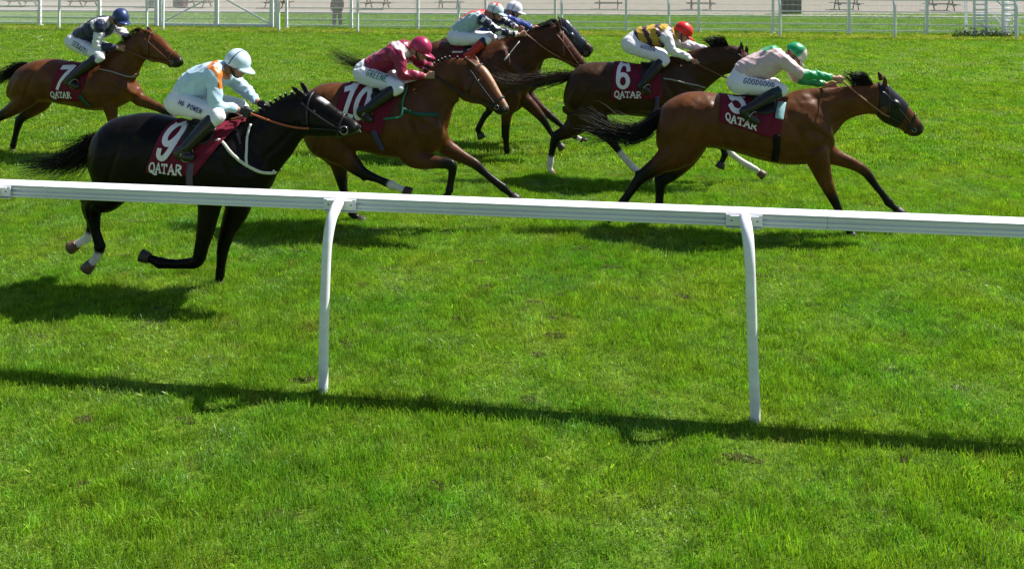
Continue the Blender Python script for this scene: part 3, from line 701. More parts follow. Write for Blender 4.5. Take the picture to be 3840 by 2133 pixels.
def lettering(text, q, width, project, name, m, parent, gap=0.25, cell=None):
    """strokes of text laid in quad q (x,z) and pressed onto a surface by project(x, z, lift)"""
    V, F = [], []
    n = len(text)
    tot = n + (n - 1) * gap
    lay = 0
    for i, ch in enumerate(text):
        if ch == ' ' or ch not in GL: continue
        s0 = i * (1 + gap) / tot
        s1 = s0 + 1 / tot
        for st in GL[ch]:
            if len(st) < 12:
                fine, _ = spline([Vector((a, b, 0)) for a, b in st], [0] * len(st), 5) if len(st) > 5 else (None, None)
                if fine is None:
                    fine = []
                    for a, b in zip(st[:-1], st[1:]):
                        for k in range(5):
                            fine.append(Vector((*lerp(a, b, k / 5), 0)))
                    fine.append(Vector((*st[-1], 0)))
                st = [(p.x, p.y) for p in fine]
            pts = [Vector((*bilerp(q, s0 + (s1 - s0) * a, b), 0)) for a, b in st]
            lay += 1
            base = len(V)
            mlen = len(pts)
            closed = (pts[0] - pts[-1]).length < 1e-4
            for k, p in enumerate(pts):
                a = pts[k - 1] if k > 0 else (pts[-2] if closed else pts[0])
                b = pts[k + 1] if k < mlen - 1 else (pts[1] if closed else pts[-1])
                t = (b - a)
                if t.length < 1e-9: t = Vector((1, 0, 0))
                t.normalize()
                s = Vector((-t.y, t.x, 0)) * width / 2
                ext = Vector((0, 0, 0))
                if not closed:
                    if k == 0: ext = -t * width * 0.42
                    if k == mlen - 1: ext = t * width * 0.42
                for sg in (1, 0, -1):
                    w = p + s * sg + ext
                    V.append(project(w.x, w.y, 0.0004 * lay))
            for k in range(mlen - 1):
                for j in range(2):
                    o = base + k * 3 + j
                    F.append((o, o + 1, o + 4, o + 3))
    return link(name, mesh_from(name, V, F, False), m, parent)

def strands(paths, n, r0, r1, width, lo=0.55, seg=9, droop=0.0, name='tail', m=None, parent=None, seed=0, jit=0.02):
    rg = np.random.default_rng(seed)
    V, F = [], []
    for i in range(n):
        path = paths[rg.integers(len(paths))]
        P, _ = spline(path, [0] * len(path), 5)
        frac = lo + (1 - lo) * rg.random() ** 0.8
        o0 = rg.normal(0, 1, 3); o0 /= max(np.linalg.norm(o0), 1e-3)
        o0 = Vector(o0) * (rg.random() ** 0.5)
        ph = rg.random(3) * 6.28
        wv = rg.normal(0, 1, 3)
        pts = []
        for k in range(seg + 1):
            u = k / seg * frac
            f = u * (len(P) - 1)
            j = min(int(f), len(P) - 2)
            p = P[j].lerp(P[j + 1], f - j)
            r = r0 + (r1 - r0) * (k / seg * frac) ** 0.8
            w = Vector([math.sin(ph[q] + 5 * u) * wv[q] * jit * u * 3 for q in range(3)])
            pts.append(p + o0 * r + w - Vector((0, 0, droop * u * u * rg.random() * 0.3)))
        sd = Vector(rg.normal(0, 1, 3)); sd.normalize()
        b = len(V)
        for k, p in enumerate(pts):
            t = (pts[min(k + 1, seg)] - pts[max(k - 1, 0)])
            s = t.cross(sd)
            if s.length < 1e-6: s = Vector((0, 0, 1))
            s.normalize()
            wd = width * (1 - 0.75 * (k / seg) ** 2)
            V += [p - s * wd / 2, p + s * wd / 2]
        for k in range(seg):
            F.append((b + 2 * k, b + 2 * k + 1, b + 2 * k + 3, b + 2 * k + 2))
    return link(name, mesh_from(name, V, F), m, parent)

def vnormals(V, Fc):
    Q = np.array([f if len(f) == 4 else (f[0], f[1], f[2], f[2]) for f in Fc])
    n = np.cross(V[Q[:, 2]] - V[Q[:, 0]], V[Q[:, 3]] - V[Q[:, 1]])
    out = np.zeros_like(V)
    for k in range(4):
        for c in range(3):
            out[:, c] += np.bincount(Q[:, k], n[:, c], len(V))
    return out / np.maximum(np.linalg.norm(out, axis=1), 1e-9)[:, None]

def muscles(V, Fc, d, S):
    """raise muscle bellies and sink the grooves between them, on both flanks"""
    Nn = vnormals(V, Fc)
    T = d['torso']; NK = d['neck']
    def at(St, u, v):
        f = u * (len(St) - 1); i = min(int(f), len(St) - 2); w = f - i
        q = [St[i][k] + (St[i + 1][k] - St[i][k]) * w for k in range(4)]
        return q[0] + (q[2] - q[0]) * v, q[1] + (q[3] - q[1]) * v
    amp = np.zeros(len(V))
    def bump(p, a, sx, sz, ang=0.0):
        c, s = math.cos(R(ang)), math.sin(R(ang))
        dx, dz = V[:, 0] - p[0], V[:, 2] - p[1]
        e = (dx * c + dz * s) / (sx * S); g = (-dx * s + dz * c) / (sz * S)
        np.add(amp, a * S * np.exp(-(e * e + g * g)), out=amp)
    def line(St, A, B, a, w):
        p, q = at(St, *A), at(St, *B)
        ln = math.dist(p, q); mid = ((p[0] + q[0]) / 2, (p[1] + q[1]) / 2)
        bump(mid, a, ln * 0.55 / S, w, math.degrees(math.atan2(q[1] - p[1], q[0] - p[0])))
    bump(at(T, 0.36, 0.20), 0.016, 0.055, 0.045)            # point of hip
    bump(at(T, 0.25, 0.16), 0.012, 0.16, 0.08, -15)         # croup
    bump(at(T, 0.46, 0.45), -0.020, 0.085, 0.15, 15)        # flank hollow
    bump(at(T, 0.40, 0.88), 0.016, 0.09, 0.07)              # stifle
    line(T, (0.30, 0.22), (0.21, 0.95), -0.013, 0.024)      # groove down the thigh
    line(T, (0.20, 0.25), (0.13, 0.85), 0.012, 0.06)        # hamstring
    line(T, (0.33, 0.32), (0.30, 0.85), 0.012, 0.08)        # quadriceps
    line(T, (0.15, 0.45), (0.10, 0.95), -0.009, 0.018)
    bump(at(T, 0.60, 0.55), 0.016, 0.20, 0.20)              # rib cage
    line(T, (0.76, 0.22), (0.93, 0.55), 0.018, 0.055)       # shoulder blade
    line(T, (0.725, 0.30), (0.80, 0.78), -0.016, 0.035)     # behind the shoulder
    bump(at(T, 0.835, 0.66), 0.022, 0.10, 0.075, -25)       # triceps
    line(T, (0.83, 0.45), (0.93, 0.66), -0.010, 0.022)
    bump(at(T, 0.955, 0.62), 0.014, 0.06, 0.06)             # point of shoulder
    line(T, (0.90, 0.82), (0.97, 0.72), -0.012, 0.025)
    line(T, (0.50, 0.88), (0.74, 0.90), -0.007, 0.025)      # belly line
    for k in range(7):                                       # ribs
        line(T, (0.53 + 0.028 * k, 0.35), (0.50 + 0.028 * k, 0.78), 0.0035, 0.012)
    line(NK, (0.15, 0.72), (0.95, 0.72), -0.010, 0.022)     # jugular groove
    line(NK, (0.25, 0.35), (0.95, 0.40), 0.008, 0.05)
    line(NK, (0.10, 0.15), (0.6, 0.22), -0.007, 0.03)
    for L in d['legs'].values():                             # forearm / gaskin tendons
        for i in range(3, len(L) - 2):
            if L[i][2] < 0.13 * S and L[i][2] > 0.06 * S:
                ang = math.degrees(math.atan2(L[i][1] - L[i - 1][1], L[i][0] - L[i - 1][0]))
                bump(((L[i][0] + L[i - 1][0]) / 2, (L[i][1] + L[i - 1][1]) / 2), -0.006, 0.11, 0.010, ang)
    amp += 0.0016 * S * np.sin(31 * V[:, 0] + 4 * np.sin(17 * V[:, 2])) * np.sin(23 * V[:, 2] + 3 * np.sin(13 * V[:, 0]))
    side = np.clip(np.abs(Nn[:, 1]) * 1.3, 0, 1)
    return V + Nn * (amp * side)[:, None]

def leg_pts(L): return [Vector((q[0], q[3], q[1])) for q in L], [q[2] for q in L]

def make_horse(key, label):
    d, sp = DATA[key], SPEC[key]
    S = d['S']
    root = empty('racehorse', (d['xb'], d['Y'], 0))
    tag(root, label, 'horse', 'racehorses galloping along the course')
    g = Geo()
    coat, pt, mz = sp['coat'], sp['point'], sp['muzzle']
    hd = d['head']
    gapn = math.dist(d['neck'][-1][:2], hd[0][:2])
    HD = ([d['neck'][-1]] if gapn > 0.06 else []) + list(hd)
    g.loft(section_rings(d['torso'], 6), n=28, e=0.93, color=lambda u, t: coat)
    g.loft(section_rings(list(d['neck']) + ([hd[0]] if gapn > 0.06 else []), 6), n=22, color=lambda u, t: coat)
    bl = sp.get('star_or_sun')
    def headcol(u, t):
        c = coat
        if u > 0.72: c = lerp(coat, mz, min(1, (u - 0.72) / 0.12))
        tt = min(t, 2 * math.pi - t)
        if bl == 'tan' and 0.12 < u < 0.86 and tt < 0.42: c = (0.40, 0.25, 0.16)  # sunlight on the forehead painted into the coat as a pale stripe
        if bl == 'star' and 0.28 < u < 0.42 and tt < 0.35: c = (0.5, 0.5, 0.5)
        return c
    hr = section_rings(hd, 8)
    if len(HD) > len(hd): g.loft(section_rings([HD[0], HD[1], HD[2]], 6), n=22, color=lambda u, t: coat)
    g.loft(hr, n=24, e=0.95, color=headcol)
    # cheeks, brow ridges, nostril rims
    def hp(u, along, side, out=1.0):
        """point on the head: u along, 'along' -1 jaw..1 forehead, side -1 near..1 far"""
        f = u * (len(hr) - 1); i = min(int(f), len(hr) - 2)
        c = hr[i][0].lerp(hr[i + 1][0], f - i); a = hr[i][1].lerp(hr[i + 1][1], f - i); b = hr[i][2].lerp(hr[i + 1][2], f - i)
        k = math.sqrt(max(0, 1 - along * along))
        return c + a * along * out + b * side * k * out
    for sd in (-1, 1):
        g.ball(hp(0.20, -0.35, sd, 0.62), 0.085 * S, 0.055 * S, 0.10 * S, color=coat)
        g.ball(hp(0.30, 0.42, sd, 0.86), 0.035 * S, 0.026 * S, 0.026 * S, color=coat)
        g.ball(hp(0.90, 0.12, sd, 0.80), 0.028 * S, 0.022 * S, 0.030 * S, color=mz)
    for e in d['ears']:
        bx, bz, tx, tz = e
        k = d['ears'].index(e)
        sy = -0.055 if k == 0 else 0.055
        yb = hd[1][5] + sy
        b0, t0 = Vector((bx, yb, bz)), Vector((tx, yb + sy * 0.3, tz))
        mid = b0.lerp(t0, 0.5) + Vector((0.006, 0, 0))
        earc = lerp(coat, pt, 0.35)
        g.tube([b0 - (t0 - b0) * 0.35, b0, mid, t0], [0.03 * S, 0.03 * S, 0.026 * S, 0.006], n=10, sub=3, color=lambda u, t: earc, flat=0.6)
    # legs
    for nm, L in d['legs'].items():
        P, Rr = leg_pts(L)
        sock = sp['socks'].get(nm)
        n = len(P)
        knee = {'f': 0.50, 'h': 0.46}[nm[0]]
        cum = [0]
        for i in range(n - 1): cum.append(cum[-1] + (P[i + 1] - P[i]).length)
        us = [x / cum[-1] for x in cum]
        def legcol(u, t, us=us, n=n, sock=sock, knee=knee):
            f = u * (n - 1); i = min(int(f), n - 2); w = us[i] + (us[i + 1] - us[i]) * (f - i)
            if sock and w > sock: return WHITE
            k = min(1, max(0, (w - knee + 0.08) / 0.16))
            return lerp(coat, pt, k)
        if nm[0] == 'f': Rr = [r * (1.0 if i > 1 else 0.92) for i, r in enumerate(Rr)]
        g.tube(P, Rr, n=18, sub=6, color=legcol, flat=lambda r, k=0.15 * S: 0.78 if r < k else (0.78 * k + (r - k) * 0.18) / r)
        # joint knobs and the flexor tendon at the back of the cannon
        for i in range(2, n - 1):
            if Rr[i] > Rr[i - 1] * 1.04 and Rr[i] < 0.08 * S:
                g.ball(P[i], Rr[i] * 1.13, Rr[i] * 0.92, Rr[i] * 1.13, color=legcol(i / (n - 1), 0))
        if nm[0] == 'h':     # point of hock
            k = max(range(3, n - 2), key=lambda i: (P[i] - P[i - 1]).normalized().angle((P[i + 1] - P[i]).normalized()) if i < n - 3 else 0)
            v = (P[k] - P[k - 1]).normalized() - (P[k + 1] - P[k]).normalized()
            if v.length > 0.05:
                g.ball(P[k] + v.normalized() * Rr[k] * 0.65, Rr[k] * 0.62, Rr[k] * 0.5, Rr[k] * 0.7, color=legcol(k / (n - 1), 0))
    V, Fc, C, lap = remesh(g, 0.0125 * S, 5)
    # heavier smoothing on the trunk, so that the masses flow into each other
    big = ((V[:, 2] > d['torso'][5][3] - 0.08) & (V[:, 0] < hd[0][2] - 0.05)).astype(float)
    leg0 = (V[:, 2] - (d['torso'][5][3] - 0.10)) / 0.22
    wgt = (np.clip(leg0, 0, 1) * big)[:, None]
    for i in range(16):
        V += 0.5 * wgt * lap(V)
    V = muscles(V, Fc, d, S)
    V += 0.4 * lap(V)
    for i in range(3):
        C += 0.5 * lap(C)
    me = mesh_from('racehorse_body', V, Fc, True, C)
    body = link('body', me, M_coatb if key == 'B' else M_coat, root)
    h = dict(root=root, d=d, S=S, bvh=BVHTree.FromPolygons([Vector(v) for v in V], Fc), hp=hp, key=key, Y=d['Y'], hr=hr)
    HORSE[key] = h
    # hooves
    for nm, L in d['legs'].items():
        P, Rr = leg_pts(L)
        a, b = P[-2], P[-1]
        t = (b - a).normalized()
        sock = sp['socks'].get(nm)
        hg = Geo()
        ringp = [(-0.01, 0.044), (0.0, 0.05), (0.05, 0.058), (0.075, 0.062), (0.078, 0.05)]
        sd = Vector((0, 1, 0)); up = sd.cross(t)
        hg.loft([(b + t * s * S, up * r * S, sd * r * 0.92 * S) for s, r in ringp], n=16)
        hg.build('hoof', M_hoofp if (sock and key in 'BF') else M_hoof, root, True)
    # eyes and nostrils
    for sd in (-1, 1):
        e = Geo(); e.ball(hp(0.30, 0.34, sd, 1.0), 0.021 * S, 0.017 * S, 0.019 * S)
        e.build('eye', M_eye, root, True)
        e = Geo(); e.ball(hp(0.925, 0.2, sd, 0.99), 0.017 * S, 0.009 * S, 0.013 * S)
        e.build('nostril', M_eye, root, True)
    # tail: a tapering dock and blown hair
    tp = [[Vector((x, 0, z)) for x, z in p] for p in d['tail']]
    for p in tp:
        p.insert(0, p[0] + Vector((0.10, 0, 0.0)))
    tg = Geo()
    P0, _ = spline(tp[0], [0] * len(tp[0]), 4)
    P0 = P0[:max(6, int(len(P0) * 0.5))]
    tg.tube(P0, [0.045 * S * (1 - 0.75 * i / (len(P0) - 1)) for i in range(len(P0))], n=10, sub=1)
    dock = tg.build('tail', sp['hair'] if key != 'F' else M_hair, root, True)
    strands(tp, 800 if key in 'BG' else 520, 0.045 * S, 0.085 * S if key not in 'BG' else 0.10, 0.006 * S, 0.4, 10, 0.05, 'tail_hair', sp['hair'], root, seed=ord(key), jit=0.03)
    # mane or plaits along the crest
    cr = [Vector((q[0], q[5], q[1])) for q in d['neck']] + [Vector((hd[0][0], hd[0][5], hd[0][1]))]
    CP, _ = spline(cr, [0] * len(cr), 8)
    CP = CP[8:]
    if key in 'BC':
        pg = Geo()
        for i in range(0, len(CP), 3):
            p = CP[i]
            pg.ball(p + Vector((-0.006, -0.012, 0.004)), 0.017, 0.016, 0.019, n=10)
        pg.build('plaited_mane', M_hair, root, True)
        pt_ = Geo()
        for i in range(0, len(CP), 3):
            pt_.ball(CP[i] + Vector((-0.008, -0.020, 0.018)), 0.0065, n=8)
        pt_.build('plait_band', M_white, root, True)
    else:
        V2, F2 = [], []
        rg = np.random.default_rng(ord(key) + 7)
        ln = {'G': 0.20, 'F': 0.17, 'A': 0.13}.get(key, 0.11) * S
        for i in range(300):
            f = rg.random() * (len(CP) - 1.01)
            if key in 'GF': f = (0.60 + 0.395 * rg.random() ** 0.8) * (len(CP) - 1.01)
            j = int(f); p = CP[j].lerp(CP[j + 1], f - j)
            tdir = (CP[j + 1] - CP[j]).normalized()
            nrm = Vector((-tdir.z, 0, tdir.x))
            if nrm.z < 0: nrm = -nrm
            sidey = rg.choice([-1, -1, 1])
            up = 0.85 if key in 'GF' else 0.5
            end = p + nrm * ln * up * (0.4 + 0.7 * rg.random()) - tdir * ln * (0.4 + 0.6 * rg.random()) + Vector((0, sidey * rg.random() * 0.05, 0))
            p = p - nrm * 0.03 + Vector((0, rg.normal(0, 0.012), 0))
            mid = p.lerp(end, 0.55) + nrm * ln * 0.16
            s = Vector((rg.normal(), rg.normal() * 0.6, rg.normal())); s.normalize()
            b = len(V2)
            for k, qn in enumerate((p, p.lerp(mid, 0.5), mid, mid.lerp(end, 0.5) - Vector((0, 0, 0.006)), end - Vector((0, 0, 0.02)))):
                w = 0.010 * (1 - 0.2 * k)
                V2 += [qn - s * w / 2, qn + s * w / 2]
            for k in range(4):
                F2.append((b + 2 * k, b + 2 * k + 1, b + 2 * k + 3, b + 2 * k + 2))
        link('mane', mesh_from('mane', V2, F2), M_hair, root)
    # bridle
    def ring(u0, u1, a0, a1, name, m, w=0.022, n=28):
        pts, nors = [], []
        for k in range(n + 1):
            t = a0 + (a1 - a0) * k / n
            f = (u0 + (u1 - u0) * (1 - math.cos(t)) / 2) * (len(hr) - 1); i = min(int(f), len(hr) - 2)
            c = hr[i][0].lerp(hr[i + 1][0], f - i); a = hr[i][1].lerp(hr[i + 1][1], f - i); b = hr[i][2].lerp(hr[i + 1][2], f - i)
            p = c + a * math.cos(t) * 1.045 + b * math.sin(t) * 1.06
            q, nn, _, _ = h['bvh'].find_nearest(p)
            if (p - q).dot(nn) < 0.006: p = q + nn * 0.008
            pts.append(p); nors.append((p - c).normalized())
        strip(pts, nors, w, name, m, root)
    bm_ = M_brownl if key in 'DA' else M_black
    ring(0.66, 0.70, 0, 2 * math.pi, 'noseband', bm_, 0.02 * S)
    ring(0.16, 0.30, -2.0, 2.0, 'browband', mat('maroon_leather', (0.14, 0.01, 0.02), 0.5) if key == 'F' else bm_, 0.02 * S)

    for sg in (-1, 1):
        pts, nors = [], []
        for k in range(13):
            f = k / 12
            p = hp(0.06 + 0.70 * f, 0.55 - 0.75 * f, sg, 1.04)
            q, nn, _, _ = h['bvh'].find_nearest(p)
            if (p - q).dot(nn) < 0.006: p = q + nn * 0.008
            pts.append(p); nors.append(nn)
        strip(pts, nors, 0.016 * S, 'cheekpiece', bm_, root)
        bp = hp(0.77, -0.22, sg, 1.10)
        bg_ = Geo()
        rr = 0.036 * S if key == 'B' else 0.022 * S
        ringc = [bp + Vector((math.cos(a) * rr, 0.0, math.sin(a) * rr)) for a in [2 * math.pi * i / 16 for i in range(17)]]
        bg_.tube(ringc, [(0.005 if key == 'B' else 0.0035) * S] * 17, n=6, sub=1)
        bg_.build('bit_ring', M_steel, root, True)
        h['bit' + ('n' if sg < 0 else 'f')] = bp
    # racing hood / blinkers
    if key in 'GE':
        og = Geo()
        rr = hr[3:int(len(hr) * (0.54 if key == 'G' else 0.66))]
        og.loft([(c + a * 0.02, a * 1.06, b * 1.09) for c, a, b in rr], n=24, e=0.95)
        for sg in (-1, 1):
            og.ball(hp(0.32, 0.34, sg, 1.08), 0.05, 0.035, 0.045, n=12)
        V3, F3, _, _ = remesh(og, 0.011, 4, colors=False)
        link('blinker_hood', mesh_from('blinker_hood', V3, F3), mat('black_hood', (0.008, 0.008, 0.010), 0.40, 0.35, bump=0.25, bscale=25) if key == 'G' else mat('navy_hood', (0.016, 0.022, 0.04), 0.3, 0.6, bump=0.25, bscale=25), root)
    return h

def make_tack(h):
    key, d, S, root = h['key'], h['d'], h['S'], h['root']
    bvh = h['bvh']
    q = d['cloth']
    # number cloth, lying over the back and down both flanks
    ns, ntt = 22, 18
    V, F = [], []
    for i in range(ns + 1):
        s = i / ns
        colp = []
        for k in range(ntt + 1):
            x, z = bilerp(q, s, k / ntt)
            colp.append(side_ray(h, x, z, 0.012, -1))
        x, z = bilerp(q, s, 1.0)
        top = bvh.ray_cast(Vector((x, 0, 3)), Vector((0, 0, -1)))[0]
        ny = colp[-1]
        arc = []
        for k in range(1, 8):
            y = ny.y * (1 - k / 4.0)
            r = bvh.ray_cast(Vector((x, y, 3)), Vector((0, 0, -1)))
            arc.append(r[0] + Vector((0, 0, 0.012)) if r[0] else Vector((x, y, ny.z)))
        far = []
        for k in range(ntt, -1, -1):
            x, z = bilerp(q, s, k / ntt)
            far.append(side_ray(h, x, z, 0.012, 1))
        colp = colp + arc + far
        for j, p in enumerate(colp):     # soft folds
            w = 0.006 * math.sin(11 * s + 0.35 * j) + 0.005 * math.sin(27 * s + 1.1 - 0.2 * j)
            V.append(p + Vector((0, math.copysign(max(w, 0), p.y), 0)))
    m = len(colp)
    for i in range(ns):
        for j in range(m - 1):
            F.append((i * m + j, i * m + j + 1, (i + 1) * m + j + 1, (i + 1) * m + j))
    cl = link('number_cloth', mesh_from('number_cloth', V, F), M_maroon, root)
    sol = cl.modifiers.new('thick', 'SOLIDIFY'); sol.thickness = 0.005; sol.offset = 0.0
    proj = lambda x, z, l: side_ray(h, x, z, 0.0265 + l, -1)
    if 'num' in d:
        lettering(SPEC[key]['num'], d['num'], 0.050 * S if key != 'C' else 0.052, proj, 'number', M_print, cl, gap=0.0 if key != 'C' else -0.06)
        lettering('QATAR', d['txt'], 0.0135 * S, proj, 'lettering', M_print, cl, gap=0.16)
    # girth
    gq = d['girth']
    low = [p for p in gq]
    surf_strap(h, low, 0.075 if key == 'G' else 0.06, 'girth', {'G': M_blackw, 'B': mat('mauve_web', (0.10, 0.075, 0.12), 0.7), 'F': M_purple, 'C': M_purple}.get(key, M_greenw if key == 'A' else M_purple), -1, 0.014)
    surf_strap(h, low, 0.06, 'girth', M_purple, 1, 0.014)
    if 'breast' in d:
        for sg in (-1, 1):
            surf_strap(h, d['breast'], 0.026 if key == 'B' else 0.022, 'breastplate', M_white if key == 'B' else M_grey, sg, 0.010)
    if 'breast2' in d:
        surf_strap(h, d['breast2'], 0.022, 'martingale', M_white, -1, 0.010)
    if key == 'F':
        surf_strap(h, BR_F, 0.022, 'breastplate', M_grey, -1, 0.01)
    if key == 'C':
        surf_strap(h, BR_C, 0.05, 'breast_girth', M_greenw, -1, 0.01)
        surf_strap(h, BR_C2, 0.022, 'cloth_edging', mat('green_edge', (0.01, 0.19, 0.11), 0.6), -1, 0.026)
    if key == 'D':
        surf_strap(h, BR_D, 0.03, 'cloth_edging', M_white, -1, 0.02)

# ------------------------------------------------------------------ jockeys
NAVY, PALE = (0.010, 0.015, 0.055), (0.50, 0.72, 0.86)
def jk_A(part, u, t):
    tt = min(t, 2 * math.pi - t)
    if part == 'torso':
        return (0.78, 0.78, 0.8) if (u > 0.62 and tt > 0.7 and tt < 2.4) or 0.0 < u < 0.03 else NAVY
    if part == 'sleeve':
        return NAVY if (u < 0.18 or u > 0.62) else (0.76, 0.76, 0.8)
    return NAVY
def jk_B(part, u, t):
    tt = min(t, 2 * math.pi - t)
    return PALE
MAR = (0.27, 0.006, 0.048)
def jk_C(part, u, t):
    tt = min(t, 2 * math.pi - t)
    return MAR
def jk_D(part, u, t):
    if part == 'torso':
        tt = min(t, 2 * math.pi - t)
        return (0.66, 0.035, 0.03) if (tt < 0.5 and u > 0.3) or u > 0.86 else ((0.72, 0.74, 0.76) if 0.74 < u < 0.86 and tt < 1.4 else (0.38, 0.56, 0.60))
    if part == 'sleeve':
        if u > 0.9: return (0.75, 0.74, 0.68)
        return (0.72, 0.74, 0.72) if (math.sin(u * 26) > 0.35 and math.sin(3 * t + 9 * u) > 0.1) else NAVY
    return NAVY
def jk_E(part, u, t):
    return (0.02, 0.045, 0.24)
YEL, DBR = (0.56, 0.36, 0.03), (0.045, 0.012, 0.035)
def jk_F(part, u, t):
    if part == 'torso':
        tt = min(t, 2 * math.pi - t)
        return DBR if math.sin(u * 23 + tt * 0.9) > 0.25 else YEL
    return (0.80, 0.79, 0.84)
PINK, GRN = (0.68, 0.50, 0.52), (0.012, 0.33, 0.12)
def jk_G(part, u, t):
    tt = min(t, 2 * math.pi - t)
    if part == 'torso': return GRN if (u > 0.52 and tt < 0.62) else PINK
    return PINK if u < 0.50 else GRN

def hm(key, n):
    """helmet cover colour; n: outward unit vector, x forward, y left-right, z up"""
    if key == 'A': return (0.025, 0.045, 0.15)
    if key == 'B': return (0.60, 0.76, 0.88)
    if key == 'C': return (0.36, 0.015, 0.085)
    if key == 'D':
        a = math.atan2(n.y, n.x)
        return (0.66, 0.06, 0.04) if (n.z > 0.62 and math.cos(5 * a) > 0.0) or n.z > 0.9 else (0.60, 0.75, 0.80)
    if key == 'E': return (0.78, 0.80, 0.88)
    if key == 'F': return (0.70, 0.02, 0.015)
    return GRN if n.x < 0.22 else (0.70, 0.55, 0.58)

JS = {  # head pitch (down, degrees), yaw (towards the viewer), silks, text on the breeches
 'A': (22, 28, jk_A, None, None), 'B': (20, 12, jk_B, None, None), 'C': (26, 10, jk_C, None, None),
 'D': (12, 6, jk_D, None, None), 'E': (14, 4, jk_E, None, None), 'F': (30, 4, jk_F, None, None), 'G': (48, 0, jk_G, None, None)}
LEGTEXT = {'A': ('SEBASTI', M_navyp), 'B': ('HG POWER', M_navyp), 'C': ('GREENE', M_greenp), 'F': ('GOODG', M_navyp), 'G': ('GOODGOOD', M_navyp)}

def hand_shapes(g, w, hnd, sgn, S, infl=0.0, col=(1, 1, 1)):
    """a fist closed round the reins: palm, four bent fingers, thumb"""
    f = (hnd - w)
    if f.length < 1e-4: f = Vector((1, 0, 0))
    f.normalize()
    side = Vector((0, sgn, 0)); side = (side - f * side.dot(f)).normalized()
    up = f.cross(side)
    if up.z < 0: up = -up
    k = S * 1.0
    c = w + f * 0.045 * k
    M = Matrix((f, side, up)).transposed()
    g.tube([w - f * 0.02, w, c + f * 0.01, c + f * 0.035 * k], [0.024 * k + infl, 0.026 * k + infl, 0.037 * k + infl, 0.032 * k + infl], n=12, sub=3, flat=0.55, side=side, color=lambda u, t: col)
    for i in range(4):
        o = up * (0.030 - 0.0205 * i) * k
        L = (0.033, 0.037, 0.034, 0.027)[i] * k
        p0 = c + f * 0.025 * k + o + side * 0.006 * k
        p1 = p0 + f * L * 0.75 + side * 0.010 * k
        p2 = p1 + f * 0.004 * k - side * L * 0.75
        p3 = p2 - f * L * 0.62 - side * 0.004 * k
        g.tube([p0 - f * 0.02 * k, p0, p1, p2, p3], [0.0098 * k + infl, 0.0102 * k + infl, 0.0098 * k + infl, 0.009 * k + infl, 0.008 * k + infl], n=8, sub=3, color=lambda u, t: col)
    t0 = c + up * 0.022 * k - side * 0.012 * k
    g.tube([t0 - f * 0.01 * k, t0 + up * 0.014 * k, t0 + up * 0.018 * k + f * 0.024 * k, t0 + up * 0.012 * k + f * 0.046 * k - side * 0.006], [0.011 * k + infl, 0.0125 * k + infl, 0.0112 * k + infl, 0.009 * k + infl], n=8, sub=3, color=lambda u, t: col)
    return c + f * 0.05 * k

def head_shapes(g, c, M, S):
    """skull and face about c; M maps (forward, side, up) to the world"""
    k = S
    def b(p, rx, ry, rz): g.ball(c + M @ (Vector(p) * k), rx * k, ry * k, rz * k, M, n=14)
    b((-0.010, 0, 0.035), 0.098, 0.077, 0.088)      # cranium
    b((0.030, 0, -0.035), 0.058, 0.060, 0.072)      # face
    b((0.052, 0, -0.092), 0.028, 0.032, 0.024)      # chin
    b((0.012, 0, -0.075), 0.050, 0.052, 0.032)      # jaw
    for s in (-1, 1):
        b((0.058, s * 0.034, -0.032), 0.024, 0.024, 0.020)   # cheekbones
        b((-0.008, s * 0.076, -0.015), 0.020, 0.010, 0.032)  # ears
        b((0.074, s * 0.030, 0.014), 0.016, 0.024, 0.010)    # brows
    g.tube([c + M @ (Vector(p) * k) for p in ((0.080, 0, 0.010), (0.094, 0, -0.014), (0.106, 0, -0.036), (0.086, 0, -0.046))], [0.010 * k, 0.012 * k, 0.016 * k, 0.010 * k], n=10, sub=3)
    b((0.078, 0, -0.064), 0.014, 0.024, 0.0075)     # lips
    b((0.076, 0, -0.074), 0.013, 0.021, 0.0075)

